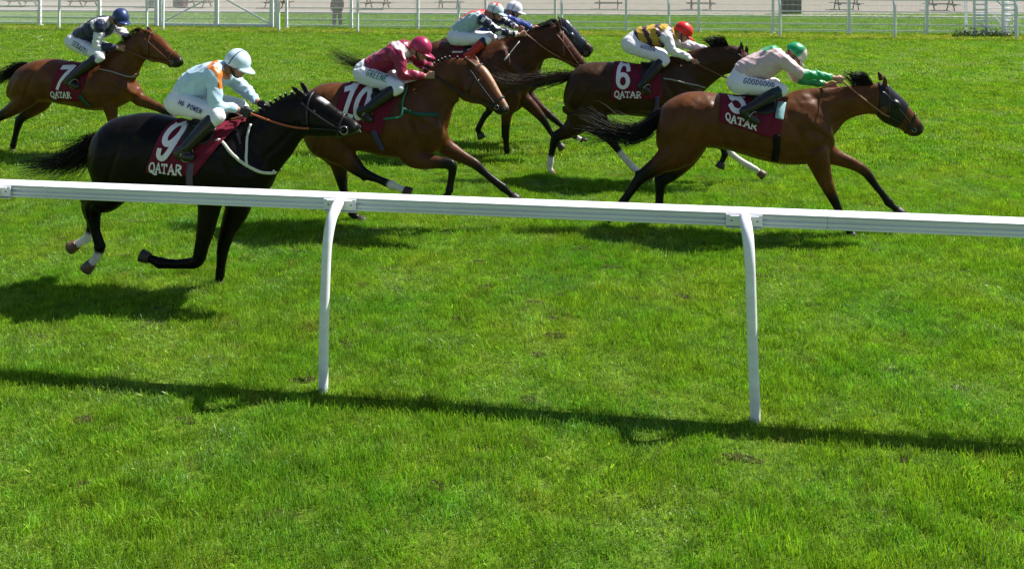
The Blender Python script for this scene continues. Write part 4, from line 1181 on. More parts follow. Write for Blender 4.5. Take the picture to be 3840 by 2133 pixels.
def make_jockey(key, label):
    h = HORSE[key]; d = h['d']; j = d['j']; S = h['S']
    pitch, yaw, silk, _, _ = JS[key]
    hip = Vector((j['hip'][0], 0, j['hip'][1]))
    base = Vector((d['xb'], d['Y'], 0)) + hip
    root = empty('person', base)
    tag(root, label, 'person', 'jockeys riding in the race')
    def P(q): return Vector((q[0], q[2] if len(q) > 2 else 0, q[1])) - hip
    T = [tuple([a[0] - hip.x, a[1] - hip.z, a[2] - hip.x, a[3] - hip.z, a[4], a[5]]) for a in j['torso']]
    rings = section_rings(T, 7)
    wrinkle = lambda V, a, f: V + a * np.stack([np.sin(f * V[:, 2] + 3 * np.sin(f * .6 * V[:, 0])), np.sin(f * V[:, 0] + f * .7 * V[:, 2] + 2 * np.sin(f * .8 * V[:, 1])), np.sin(f * .9 * V[:, 0] + 2.2 * np.sin(f * .5 * V[:, 2]))], 1)
    # --- jacket
    g = Geo()
    g.loft(rings, n=26, e=0.95, color=lambda u, t: silk('torso', u, t))
    arms = {}
    for nm, sg in (('near', -1), ('far', 1)):
        A = [P(q) for q in j['arm'][nm]]
        arms[nm] = A
        sh, el, wr, ha = A
        inner = sh.lerp(rings[int(len(rings) * 0.66)][0], 0.45)
        cuff = el.lerp(wr, 0.93)
        bend = el + ((el - sh).normalized() - (wr - el).normalized()) * 0.012
        g.tube([inner, sh, sh.lerp(el, 0.5), bend, el.lerp(wr, 0.5), cuff], [0.085 * S, 0.082 * S, 0.073 * S, 0.063 * S, 0.054 * S, 0.042 * S], n=16, sub=7, color=lambda u, t: silk('sleeve', max(0, (u - 0.2) / 0.8), t), flat=0.95)
    V, Fc, C, lap = remesh(g, 0.0105 * S, 4)
    V = wrinkle(V, 0.0035 * S, 34.0)
    nn = vnormals(V, Fc)       # sharp folds in the thin silk, running round the arms and across the back
    f1 = np.abs(np.sin(26 * V[:, 0] - 19 * V[:, 2] + 2.5 * np.sin(9 * V[:, 1] + 11 * V[:, 2]))) ** 0.6
    f2 = np.abs(np.sin(41 * V[:, 2] + 23 * V[:, 0] + 2.0 * np.sin(14 * V[:, 0]) + 9 * V[:, 1])) ** 0.6
    V = V + nn * ((0.009 * (0.6 - f1) + 0.006 * (0.6 - f2)) * S)[:, None]
    if key in BAND:        # coloured yoke running over the shoulder
        b0 = np.array(BAND[key]) - np.array([hip.x, hip.z])
        XZ = V[:, [0, 2]]
        dm = np.full(len(V), 9.0)
        for a, b in zip(b0[:-1], b0[1:]):
            ab = b - a
            tt = np.clip(((XZ - a) @ ab) / (ab @ ab), 0, 1)
            dm = np.minimum(dm, np.linalg.norm(XZ - (a + tt[:, None] * ab), axis=1))
        hit = (dm < (0.026 if key == 'B' else 0.032)) & (np.abs(V[:, 1]) < 0.225) & (V[:, 1] < (0.03 if key == 'B' else 1))
        C[hit] = (0.66, 0.19, 0.02) if key == 'B' else (0.72, 0.60, 0.66)
    link('jacket', mesh_from('jacket', V, Fc, True, C), M_silk, root)
    # --- breeches
    g = Geo()
    L = [P(q) for q in j['leg']]
    Lf = [Vector((p.x, -p.y, p.z)) for p in L]
    r0 = rings[3]
    g.tube([r0[0], r0[0].lerp(Vector((0, 0, 0)), 0.6), Vector((-0.01, 0, -0.01))], [r0[1].length * 0.98, 0.125 * S, 0.118 * S], n=20, sub=5, flat=1.25)
    g.ball((-0.01, 0, -0.005), 0.128 * S, 0.165 * S, 0.125 * S)
    for LL in (L, Lf):
        hp_, kn, an = LL[0], LL[1], LL[2]
        kk = kn + ((kn - hp_).normalized() - (an - kn).normalized()) * 0.01
        g.tube([Vector((0, hp_.y * 0.8, 0)), hp_, hp_.lerp(kn, 0.5), kk, kn.lerp(an, 0.22)], [0.11 * S, 0.112 * S, 0.092 * S, 0.068 * S, 0.060 * S], n=18, sub=6)
    V, Fc, C, lap = remesh(g, 0.0105 * S, 5, colors=False)
    V = wrinkle(V, 0.0022 * S, 40.0); V = wrinkle(V, 0.0012 * S, 83.0)
    br = link('breeches', mesh_from('breeches', V, Fc), M_breech, root)
    if key in LEGTEXT and key in TXTQ:
        txt, m = LEGTEXT[key]
        bv = BVHTree.FromPolygons([Vector(v) for v in V], Fc)
        def pj(x, z, l):
            hit = bv.ray_cast(Vector((x - hip.x, -1.5, z - hip.z)), Vector((0, 1, 0)))
            p = hit[0]
            if p is None:
                p, nn, _, _ = bv.find_nearest(Vector((x - hip.x, -0.2, z - hip.z)))
            return p + Vector((0, -0.004 - l, 0))
        lettering(txt, TXTQ[key], 0.0078 * S, pj, 'lettering', m, br, gap=0.3)
    # --- boots
    for LL in (L, Lf):
        kn, an, he, to = LL[1], LL[2], LL[3], LL[4]
        g = Geo()
        top = kn.lerp(an, 0.10)
        g.tube([top, kn.lerp(an, 0.35), kn.lerp(an, 0.7), an], [0.068 * S, 0.068 * S, 0.058 * S, 0.049 * S], n=16, sub=5)
        g.tube([an, he.lerp(an, 0.25), he.lerp(to, 0.35), he.lerp(to, 0.75), to], [0.046 * S, 0.050 * S, 0.046 * S, 0.042 * S, 0.026 * S], n=14, sub=4, flat=0.95)
        V, Fc, C, lap = remesh(g, 0.0095 * S, 4, colors=False)
        bt = link('boot', mesh_from('boot', V, Fc), M_boot if key != 'D' else mat('red_boot', (0.5, 0.025, 0.012), 0.35), root)
        if key in 'DAG':
            cg = Geo()
            cg.tube([kn.lerp(an, 0.05), kn.lerp(an, 0.26)], [0.073 * S, 0.0725 * S], n=18, sub=3)
            cg.build('boot_cuff', {'D': mat('navy_cuff', (0.012, 0.015, 0.05), 0.5), 'A': mat('navy_cuff', (0.012, 0.015, 0.05), 0.5), 'G': mat('teal_cuff', (0.006, 0.022, 0.04), 0.4)}[key], bt, True)
        # stirrup iron and leather
        sg_ = Geo()
        fd = (to - he).normalized()
        mid = he.lerp(to, 0.55)
        upv = Vector((0, 0, 1)) - fd * fd.z
        upv.normalize()
        loop = []
        for i in range(17):
            a = 2 * math.pi * i / 16
            loop.append(mid + (Vector((0, 0.62, 0)) + fd * 0.6) * math.cos(a) * 0.062 * S + upv * (math.sin(a) * 0.068 + 0.016) * S)
        sg_.tube(loop, [0.006 * S] * 17, n=7, sub=1, side=fd)
        st = sg_.build('stirrup_iron', M_steel, h['root'], True)
        st.location = hip
    # --- body: one continuous figure under the clothes
    g = Geo()
    hc = P(j['head'])
    cp, sp_ = math.cos(R(pitch)), math.sin(R(pitch))
    cy, sy = math.cos(R(yaw)), math.sin(R(yaw))
    fwd = Vector((cp * cy, -cp * sy, -sp_)).normalized()
    side = Vector((sy, cy, 0)).normalized()
    upv = fwd.cross(side)
    if upv.dot(Vector((0, 0, 1))) < 0: upv = -upv
    M = Matrix((fwd, side, upv)).transposed()
    HS = S * 0.98
    head_shapes(g, hc, M, HS)
    nb = rings[-1][0]
    g.tube([rings[-6][0], nb, hc + M @ Vector((-0.02, 0, -0.05)) * HS], [0.07 * S, 0.058 * S, 0.055 * S], n=14, sub=4)
    g.loft([(c, a * 0.86, b * 0.86) for c, a, b in rings[:-3]], n=18)
    hands = {}
    for nm, sg in (('near', -1), ('far', 1)):
        sh, el, wr, ha = arms[nm]
        inner = sh.lerp(rings[int(len(rings) * 0.66)][0], 0.5)
        g.tube([inner, sh, el, el.lerp(wr, 0.5), wr], [0.06 * S, 0.06 * S, 0.045 * S, 0.040 * S, 0.027 * S], n=12, sub=5)
        hands[nm] = hand_shapes(g, wr, ha, sg, S)
    for LL in (L, Lf):
        hp_, kn, an, he, to = LL
        g.tube([Vector((0, hp_.y * 0.8, 0)), hp_, hp_.lerp(kn, 0.5), kn], [0.085 * S, 0.088 * S, 0.07 * S, 0.048 * S], n=12, sub=5)
        g.tube([kn, kn.lerp(an, 0.5), an], [0.046 * S, 0.042 * S, 0.030 * S], n=12, sub=5)
        g.tube([an, he.lerp(to, 0.3), to.lerp(he, 0.12)], [0.03 * S, 0.03 * S, 0.017 * S], n=10, sub=3)
    V, Fc, C, lap = remesh(g, 0.0062 * S, 3, colors=False)
    bd = link('body', mesh_from('person_body', V, Fc), M_skin, root)
    for s in (-1, 1):
        e = Geo(); e.ball(hc + M @ (Vector((0.078, s * 0.030, -0.004)) * HS), 0.011 * HS, n=10)
        e.build('eye', M_eye, root, True)
    # gloves
    if key in 'B':
        for nm, sg in (('near', -1), ('far', 1)):
            g = Geo(); hand_shapes(g, arms[nm][2], arms[nm][3], sg, S, 0.003)
            V, Fc, C, lap = remesh(g, 0.0055, 3, colors=False)
            link('glove', mesh_from('glove', V, Fc), mat('black_glove', (0.014, 0.015, 0.018), 0.6), root)
    # --- helmet with cloth cover, peak, band, chin strap, goggles
    hcol, HV, HF = [], [], []
    n, m_ = 36, 13
    for i in range(m_):
        ph = R(4 + 103 * i / (m_ - 1))
        for k in range(n):
            t = 2 * math.pi * k / n
            u = Vector((math.sin(ph) * math.cos(t), math.sin(ph) * math.sin(t), math.cos(ph)))
            lowf = 1.0 + (0.02 if i == m_ - 1 else 0)
            p = Vector((u.x * 0.128 - 0.012, u.y * 0.106, u.z * 0.118 + 0.024)) * lowf
            HV.append(hc + M @ (p * HS)); hcol.append(hm(key, u))
    for i in range(m_ - 1):
        for k in range(n):
            k2 = (k + 1) % n
            HF.append((i * n + k, (i + 1) * n + k, (i + 1) * n + k2, i * n + k2))
    HF.append(tuple(range(n)))
    HV = np.array(HV); HV = HV + 0.0012 * np.sin(60 * HV + 3)
    hl = link('helmet', mesh_from('helmet', HV, HF, True, hcol), M_helm, root)
    so = hl.modifiers.new('t', 'SOLIDIFY'); so.thickness = 0.008; so.offset = -1
    pv, pf, pc = [], [], []
    for i in range(9):
        t = R(-58 + 116 * i / 8)
        for r_, zz in ((1.0, -0.006), (1.30 + 0.36 * math.cos(t), -0.026)):
            p = Vector((math.cos(t) * 0.124 * r_ - 0.012, math.sin(t) * 0.103 * min(r_, 1.05), zz + 0.024 * 0))
            pv.append(hc + M @ (p * HS)); pc.append(hm(key, Vector((1, 0, 0))))
    for i in range(8):
        pf.append((i * 2, i * 2 + 2, i * 2 + 3, i * 2 + 1))
    pk = link('peak', mesh_from('peak', pv, pf, True, pc), M_helm, hl)
    so = pk.modifiers.new('t', 'SOLIDIFY'); so.thickness = 0.008
    g = Geo()
    if key in 'BGED':       # dark band over the crown
        loop = [hc + M @ (Vector((-0.012 - 0.01 + 0.03 * math.cos(a), math.sin(a) * 0.1075, math.cos(a) * 0.1195 + 0.024)) * HS) for a in [R(-100 + 200 * i / 20) for i in range(21)]]
        g.tube(loop, [0.0045 * HS] * 21, n=6, sub=1, side=fwd)
        g.build('helmet_band', mat('dark_band', (0.012, 0.02, 0.03), 0.5), hl, True)
    g = Geo()
    for s in (-1, 1):
        g.tube([hc + M @ (Vector(p) * HS) for p in ((-0.02, s * 0.092, 0.0), (0.0, s * 0.082, -0.05), (0.028, s * 0.05, -0.1), (0.04, 0, -0.118))], [0.010 * HS] * 4, n=6, sub=4)
    g.build('chin_strap', M_black, hl, True)
    g = Geo()       # goggles: a dark wrap round the eyes
    rr = []
    for i in range(15):
        t = R(-98 + 196 * i / 14)
        rr.append(hc + M @ (Vector((math.cos(t) * 0.100 - 0.002, math.sin(t) * 0.084, 0.0)) * HS))
    g.tube(rr, [0.020 * HS] * 15, n=8, sub=1, side=fwd, flat=0.45)
    g.build('goggles', mat('dark_goggles', (0.010, 0.014, 0.018), 0.18, 0.7), root, True)
    h['hands'] = {k: v + hip for k, v in hands.items()}
    h['jroot'] = root; h['hip'] = hip; h['arms'] = arms
    return root

def make_reins(h):
    key, S = h['key'], h['S']
    for nm, sg in (('near', 'n'), ('far', 'f')):
        a = h['hands'][nm]; b = h['bit' + sg]
        mid = a.lerp(b, 0.5) + Vector((0, -0.03 if sg == 'n' else 0.03, -0.05 * (a - b).length))
        # keep the rein outside the neck
        pts = [a, a.lerp(mid, 0.5) + Vector((0, 0, -0.01)), mid, mid.lerp(b, 0.5), b]
        P0, _ = spline(pts, [0] * 5, 5)
        out = []
        for p in P0:
            q, nn, _, dist = h['bvh'].find_nearest(p)
            if (p - q).dot(nn) < 0.012: p = q + nn * 0.014
            out.append(p)
        n = len(out)
        cut = int(n * 0.62)
        g = Geo(); g.tube(out[:cut + 1], [0.010 * S] * (cut + 1), n=6, sub=1)
        g.build('rein_grip', {'B': M_orange, 'D': mat('tan_rubber', (0.30, 0.13, 0.07), 0.6), 'G': mat('tan_rubber', (0.30, 0.13, 0.07), 0.6), 'F': M_brownl}.get(key, M_black if key != 'A' else M_brownl), h['root'], True)
        g = Geo(); g.tube(out[cut:], [0.007 * S] * (n - cut), n=6, sub=1)
        g.build('rein', M_black if key not in 'DA' else M_brownl, h['root'], True)
    # loop of spare rein hanging between the hands and the withers
    a, b = h['hands']['near'], h['hands']['far']
    m = (a + b) / 2
    wz = h['d']['torso'][-4]
    g = Geo()
    g.tube([a, a + Vector((-0.10, 0.02, -0.05)), m + Vector((-0.26, 0, -0.09)), b + Vector((-0.10, -0.02, -0.05)), b], [0.008 * S] * 5, n=6, sub=5)
    g.build('rein_loop', M_brownl, h['root'], True)

def make_saddle(h):
    key, d, S = h['key'], h['d'], h['S']
    j = d['j']
    kn = j['leg'][1]; hp_ = j['hip']
    # seat on the back below the rider, small flaps down to the knee
    x0 = hp_[0] + 0.30 * (kn[0] - hp_[0]); x1 = kn[0] - 0.05
    V, F = [], []
    ns, m = 10, 17
    for i in range(ns + 1):
        s = i / ns
        x = x0 + (x1 - x0) * s
        drop = 0.05 + 0.09 * math.sin(math.pi * (0.25 + 0.55 * s))
        tops = h['bvh'].ray_cast(Vector((x, 0, 3)), Vector((0, 0, -1)))[0]
        for k in range(m):
            t = -1 + 2 * k / (m - 1)
            z = tops.z - drop * abs(t)
            if abs(t) < 0.45:
                y = t * 0.28
                r = h['bvh'].ray_cast(Vector((x, y, 3)), Vector((0, 0, -1)))[0]
                p = (r if r else Vector((x, y, tops.z))) + Vector((0, 0, 0.030 + 0.02 * (2 * s - 1) ** 2))
            else:
                p = side_ray(h, x, z - 0.02, 0.024, -1 if t < 0 else 1)
            V.append(p)
    for i in range(ns):
        for k in range(m - 1):
            F.append((i * m + k, i * m + k + 1, (i + 1) * m + k + 1, (i + 1) * m + k))
    sd = link('saddle', mesh_from('saddle', V, F), M_black, h['root'])
    so = sd.modifiers.new('t', 'SOLIDIFY'); so.thickness = 0.012; so.offset = 0.5
    if key == 'G' or key == 'B':
        surf_strap(h, PAD[key], 0.09 if key == 'G' else 0.05, 'saddle_pad', mat('pale_pad', (0.30, 0.52, 0.55), 0.7) if key == 'G' else mat('blue_pad', (0.05, 0.11, 0.19), 0.7), -1, 0.026)
# ------------------------------------------------------------------ ground
def turf_material(name, far):
    m = bpy.data.materials.new(name); m.use_nodes = True
    t = m.node_tree; L = t.links.new; b = t.nodes['Principled BSDF']
    b.inputs['Roughness'].default_value = 0.85; b.inputs['Specular IOR Level'].default_value = 0.15
    g = t.nodes.new('ShaderNodeNewGeometry')
    n1 = t.nodes.new('ShaderNodeTexNoise'); n1.inputs['Scale'].default_value = 1.3; n1.inputs['Detail'].default_value = 8; n1.inputs['Roughness'].default_value = 0.65
    L(g.outputs['Position'], n1.inputs['Vector'])
    cr = t.nodes.new('ShaderNodeValToRGB')
    e = cr.color_ramp.elements
    e[0].position = 0.3; e[0].color = (*far[0], 1); e[1].position = 0.7; e[1].color = (*far[1], 1)
    L(n1.outputs[0], cr.inputs[0])
    n2 = t.nodes.new('ShaderNodeTexNoise'); n2.inputs['Scale'].default_value = 22; n2.inputs['Detail'].default_value = 6
    L(g.outputs['Position'], n2.inputs['Vector'])
    mr = t.nodes.new('ShaderNodeMapRange'); mr.inputs[1].default_value = .3; mr.inputs[2].default_value = .7; mr.inputs[3].default_value = .6; mr.inputs[4].default_value = 1.35
    L(n2.outputs[0], mr.inputs[0])
    mx = t.nodes.new('ShaderNodeVectorMath'); mx.operation = 'SCALE'
    L(cr.outputs[0], mx.inputs[0]); L(mr.outputs[0], mx.inputs['Scale'])
    L(mx.outputs[0], b.inputs['Base Color'])
    bp = t.nodes.new('ShaderNodeBump'); bp.inputs['Strength'].default_value = 0.6; bp.inputs['Distance'].default_value = 0.05
    L(n2.outputs[0], bp.inputs['Height']); L(bp.outputs[0], b.inputs['Normal'])
    return m

def sheet(name, x0, x1, y0, y1, z, m, nx=1, ny=1, edge=0.0):
    V, F = [], []
    for i in range(nx + 1):
        for j in range(ny + 1):
            V.append((x0 + (x1 - x0) * i / nx, y0 + (y1 - y0) * j / ny, z))
    for i in range(nx):
        for j in range(ny):
            a = i * (ny + 1) + j
            F.append((a, a + ny + 1, a + ny + 2, a + 1))
    o = link(name, mesh_from(name, V, F, False), m)
    tag(o, kind='structure')
    return o

M_turf = turf_material('turf', ((0.070, 0.135, 0.010), (0.115, 0.175, 0.014)))
sheet('turf', -400, 400, -60, 700, 0.0, M_turf, 8, 8)
M_conc = mat('pale_gravel', (0.26, 0.235, 0.20), 0.9, 0.2, var=0.14, vscale=1.5, bump=0.3, bscale=40)
sheet('concourse', -300, 300, 52.4, 400, 0.004, M_conc, 6, 6)
kg = Geo(); kg.box((-120, 51.5, -0.05), (120, 52.5, 0.07))
tag(kg.build('kerb', mat('pale_kerb', (0.33, 0.32, 0.33), 0.85, 0.2, var=0.12, vscale=2)), kind='structure')

# ------------------------------------------------------------------ grass: tufts of blades spread over the course
def blade_material(name, c0, c1, c2):
    m = bpy.data.materials.new(name); m.use_nodes = True
    t = m.node_tree; L = t.links.new
    for n in list(t.nodes): t.nodes.remove(n)
    out = t.nodes.new('ShaderNodeOutputMaterial')
    g = t.nodes.new('ShaderNodeNewGeometry')
    oi = t.nodes.new('ShaderNodeObjectInfo')
    at = t.nodes.new('ShaderNodeVertexColor'); at.layer_name = 'col'
    n1 = t.nodes.new('ShaderNodeTexNoise'); n1.inputs['Scale'].default_value = 0.9; n1.inputs['Detail'].default_value = 5; n1.inputs['Roughness'].default_value = 0.6
    mp = t.nodes.new('ShaderNodeMapping'); mp.inputs['Scale'].default_value = (0.8, 1.1, 0.2)
    L(g.outputs['Position'], mp.inputs[0]); L(mp.outputs[0], n1.inputs['Vector'])
    cr = t.nodes.new('ShaderNodeValToRGB'); e = cr.color_ramp.elements
    e[0].position = 0.30; e[0].color = (*c0, 1)
    e[1].position = 0.72; e[1].color = (*c2, 1)
    k = cr.color_ramp.elements.new(0.5); k.color = (*c1, 1)
    L(n1.outputs[0], cr.inputs[0])
    # tuft to tuft and blade to blade variation
    ma = t.nodes.new('ShaderNodeMapRange'); ma.inputs[3].default_value = 0.62; ma.inputs[4].default_value = 1.38
    L(oi.outputs['Random'], ma.inputs[0])
    s1 = t.nodes.new('ShaderNodeVectorMath'); s1.operation = 'SCALE'
    L(cr.outputs[0], s1.inputs[0]); L(ma.outputs[0], s1.inputs['Scale'])
    s2 = t.nodes.new('ShaderNodeVectorMath'); s2.operation = 'MULTIPLY'
    L(s1.outputs[0], s2.inputs[0]); L(at.outputs[0], s2.inputs[1])
    n5 = t.nodes.new('ShaderNodeTexNoise'); n5.inputs['Scale'].default_value = 7.0; n5.inputs['Detail'].default_value = 4
    L(mp.outputs[0], n5.inputs['Vector'])
    m5 = t.nodes.new('ShaderNodeMapRange'); m5.inputs[1].default_value = 0.32; m5.inputs[2].default_value = 0.66; m5.inputs[3].default_value = 0.74; m5.inputs[4].default_value = 1.14
    L(n5.outputs[0], m5.inputs[0])
    s5 = t.nodes.new('ShaderNodeVectorMath'); s5.operation = 'SCALE'
    L(s2.outputs[0], s5.inputs[0]); L(m5.outputs[0], s5.inputs['Scale']); s2 = s5
    # straw patches
    n3 = t.nodes.new('ShaderNodeTexNoise'); n3.inputs['Scale'].default_value = 2.6; n3.inputs['Detail'].default_value = 6
    L(g.outputs['Position'], n3.inputs['Vector'])
    m3 = t.nodes.new('ShaderNodeMapRange'); m3.inputs[1].default_value = 0.60; m3.inputs[2].default_value = 0.78; m3.inputs[4].default_value = 0.6
    L(n3.outputs[0], m3.inputs[0])
    mix = t.nodes.new('ShaderNodeMix'); mix.data_type = 'RGBA'
    L(m3.outputs[0], mix.inputs['Factor']); L(s2.outputs[0], mix.inputs['A']); mix.inputs['B'].default_value = (0.25, 0.21, 0.065, 1)
    colr = mix.outputs['Result']
    d = t.nodes.new('ShaderNodeBsdfDiffuse'); tr = t.nodes.new('ShaderNodeBsdfTranslucent'); gl = t.nodes.new('ShaderNodeBsdfGlossy')
    gl.inputs['Roughness'].default_value = 0.46; gl.inputs['Color'].default_value = (0.8, 0.9, 0.85, 1)
    L(colr, d.inputs['Color'])
    s4 = t.nodes.new('ShaderNodeVectorMath'); s4.operation = 'MULTIPLY'; s4.inputs[1].default_value = (1.25, 1.35, 0.6)
    L(colr, s4.inputs[0]); L(s4.outputs[0], tr.inputs['Color'])
    m1 = t.nodes.new('ShaderNodeMixShader'); m1.inputs[0].default_value = 0.45
    L(d.outputs[0], m1.inputs[1]); L(tr.outputs[0], m1.inputs[2])
    m2 = t.nodes.new('ShaderNodeMixShader'); m2.inputs[0].default_value = 0.022
    n6 = t.nodes.new('ShaderNodeTexNoise'); n6.inputs['Scale'].default_value = 1.7; n6.inputs['Detail'].default_value = 5
    L(g.outputs['Position'], n6.inputs['Vector'])
    m6 = t.nodes.new('ShaderNodeMapRange'); m6.inputs[1].default_value = 0.46; m6.inputs[2].default_value = 0.70; m6.inputs[3].default_value = 0.012; m6.inputs[4].default_value = 0.10
    L(n6.outputs[0], m6.inputs[0]); L(m6.outputs[0], m2.inputs[0])
    L(m1.outputs[0], m2.inputs[1]); L(gl.outputs[0], m2.inputs[2])
    L(m2.outputs[0], out.inputs[0])
    return m
M_blade = blade_material('grass_blade', (0.128, 0.325, 0.024), (0.182, 0.352, 0.022), (0.252, 0.368, 0.032))

def tuft(seed, n, rad, hlo, hhi, w):
    rg = np.random.default_rng(seed)
    V, F, C = [], [], []
    for i in range(n):
        a = rg.random() * 6.283; r = rad * math.sqrt(rg.random())
        p = np.array([r * math.cos(a), r * math.sin(a), -0.004])
        hgt = hlo + (hhi - hlo) * rg.random()
        la = rg.random() * 6.283
        lean = np.array([math.cos(la), math.sin(la), 0]) * hgt * (0.10 + 0.55 * rg.random() ** 1.6)
        fa = rg.random() * 6.283
        s = np.array([math.cos(fa), math.sin(fa), 0]) * w * (0.7 + 0.6 * rg.random()) / 2
        up = np.array([0, 0, hgt])
        q1 = p + up * 0.45 + lean * 0.25; q2 = p + up * 0.82 + lean * 0.65; q3 = p + up * (0.98 - 0.1 * rg.random()) + lean * 1.1
        b = len(V)
        V += [p - s, p + s, q1 - s * 0.95, q1 + s * 0.95, q2 - s * 0.65, q2 + s * 0.65, q3]
        F += [(b, b + 1, b + 3, b + 2), (b + 2, b + 3, b + 5, b + 4), (b + 4, b + 5, b + 6)]
        br = 0.75 + 0.5 * rg.random()
        hue = rg.random()
        c = (br * (0.85 + 0.45 * hue), br, br * (0.8 + 0.5 * (1 - hue)))
        if rg.random() < 0.05: c = (2.3 * br, 1.5 * br, 3.0 * br)
        C += [c] * 7
    return mesh_from('tuft', V, F, False, C)

def grass_object(name, pts, rot, scl, idx, tufts):
    me = bpy.data.meshes.new(name)
    n = len(pts)
    me.vertices.add(n)
    me.vertices.foreach_set('co', pts.astype(np.float32).ravel())
    a = me.attributes.new('rot', 'FLOAT_VECTOR', 'POINT'); a.data.foreach_set('vector', rot.astype(np.float32).ravel())
    a = me.attributes.new('scl', 'FLOAT_VECTOR', 'POINT'); a.data.foreach_set('vector', scl.astype(np.float32).ravel())
    a = me.attributes.new('idx', 'INT', 'POINT'); a.data.foreach_set('value', idx.astype(np.int32))
    o = link(name, me)
    tg = bpy.data.node_groups.new(name, 'GeometryNodeTree')
    tg.interface.new_socket('Geometry', in_out='INPUT', socket_type='NodeSocketGeometry')
    tg.interface.new_socket('Geometry', in_out='OUTPUT', socket_type='NodeSocketGeometry')
    gi = tg.nodes.new('NodeGroupInput'); go = tg.nodes.new('NodeGroupOutput')
    iop = tg.nodes.new('GeometryNodeInstanceOnPoints')
    jn = tg.nodes.new('GeometryNodeJoinGeometry')
    L = tg.links.new
    for tm in reversed(tufts):
        ob = bpy.data.objects.new('tuft', tm)
        oi = tg.nodes.new('GeometryNodeObjectInfo'); oi.inputs['Object'].default_value = ob; oi.inputs['As Instance'].default_value = True
        L(oi.outputs['Geometry'], jn.inputs[0])
    def attr(nm, dt):
        nd = tg.nodes.new('GeometryNodeInputNamedAttribute'); nd.data_type = dt; nd.inputs['Name'].default_value = nm
        return nd.outputs[0]
    L(gi.outputs[0], iop.inputs['Points']); L(jn.outputs[0], iop.inputs['Instance'])
    iop.inputs['Pick Instance'].default_value = True
    L(attr('idx', 'INT'), iop.inputs['Instance Index'])
    e2r = tg.nodes.new('FunctionNodeEulerToRotation')
    L(attr('rot', 'FLOAT_VECTOR'), e2r.inputs[0]); L(e2r.outputs[0], iop.inputs['Rotation'])
    L(attr('scl', 'FLOAT_VECTOR'), iop.inputs['Scale'])
    L(iop.outputs[0], go.inputs[0])
    md = o.modifiers.new('grass', 'NODES'); md.node_group = tg
    return o

NH = 420
PRG = np.random.default_rng(77)
PRINTS = (PRG.uniform(-9, 9, NH), np.where(PRG.random(NH) < 0.85, PRG.uniform(6.3, 16, NH), PRG.uniform(4.2, 7, NH)), PRG.normal(0, 0.3, NH), PRG.uniform(0.06, 0.15, NH), PRG.uniform(0.035, 0.07, NH))
def build_divots():
    V, F = [], []
    for x, y, a, l, w in zip(*PRINTS):
        b = len(V)
        for k in range(9):
            t = 2 * math.pi * k / 9; r = 0.75 + 0.3 * PRG.random()
            px, py = l * r * math.cos(t), w * r * math.sin(t)
            V.append((x + px * math.cos(a) - py * math.sin(a), y + px * math.sin(a) + py * math.cos(a), 0.004))
        F.append(tuple(range(b, b + 9)))
    tag(link('divots', mesh_from('divots', V, F, False), mat('dark_soil', (0.035, 0.032, 0.012), 0.95, 0.1, var=0.4, vscale=30)), kind='stuff')
build_divots()

def scatter(n, d0, d1, smin, smax, nvar, seed, wide=0.92):
    rg = np.random.default_rng(seed)
    D = np.sqrt(d0 * d0 + (d1 * d1 - d0 * d0) * rg.random(n))
    u = (rg.random(n) * 2 - 1) * wide
    c, s = math.cos(YAW), math.sin(YAW)
    X = D * (u * c - s); Y = D * (c + u * s)
    # uneven sward: taller and thinner patches
    f = np.sin(1.7 * X + 2.1 * np.sin(0.9 * Y)) + np.sin(2.9 * Y + 1.3 * np.sin(1.9 * X)) + 0.8 * np.sin(5.1 * X + 3.7 * Y) + 0.8 * np.sin(7.3 * X - 6.1 * Y) + 1.3 * np.sin(17 * X + 3 * np.sin(11 * Y)) * np.sin(21 * Y + 2.5 * np.sin(13 * X))
    sz = smin + (smax - smin) * rg.random(n)
    hz = sz * (1.0 + 0.16 * f) * (0.8 + 0.4 * rg.random(n))
    hz = np.where(rg.random(n) < 0.012, hz * 1.5, hz)
    # hoof prints and divots pressed into the turf
    hx, hy, ha, hl, hw = PRINTS; nh = len(hx)
    if d0 < 20:
        for i in range(nh):
            dx, dy = X - hx[i], Y - hy[i]
            e = ((dx * math.cos(ha[i]) + dy * math.sin(ha[i])) / hl[i]) ** 2 + ((dy * math.cos(ha[i]) - dx * math.sin(ha[i])) / hw[i]) ** 2
            hz = np.where(e < 1, hz * 0.16, np.where(e < 2.4, hz * 1.25, hz))
    pts = np.stack([X, Y, np.zeros(n)], 1)
    fx = 0.22 * np.sin(2.3 * X + 1.1 * Y); fy = 0.22 * np.cos(1.9 * Y - 0.8 * X)
    rot = np.stack([fx + rg.normal(0, 0.12, n), fy + rg.normal(0, 0.12, n), rg.random(n) * 6.283], 1)
    return pts, rot, np.stack([sz, sz, np.clip(hz, 0.15, 2.2)], 1), rg.integers(0, nvar, n)

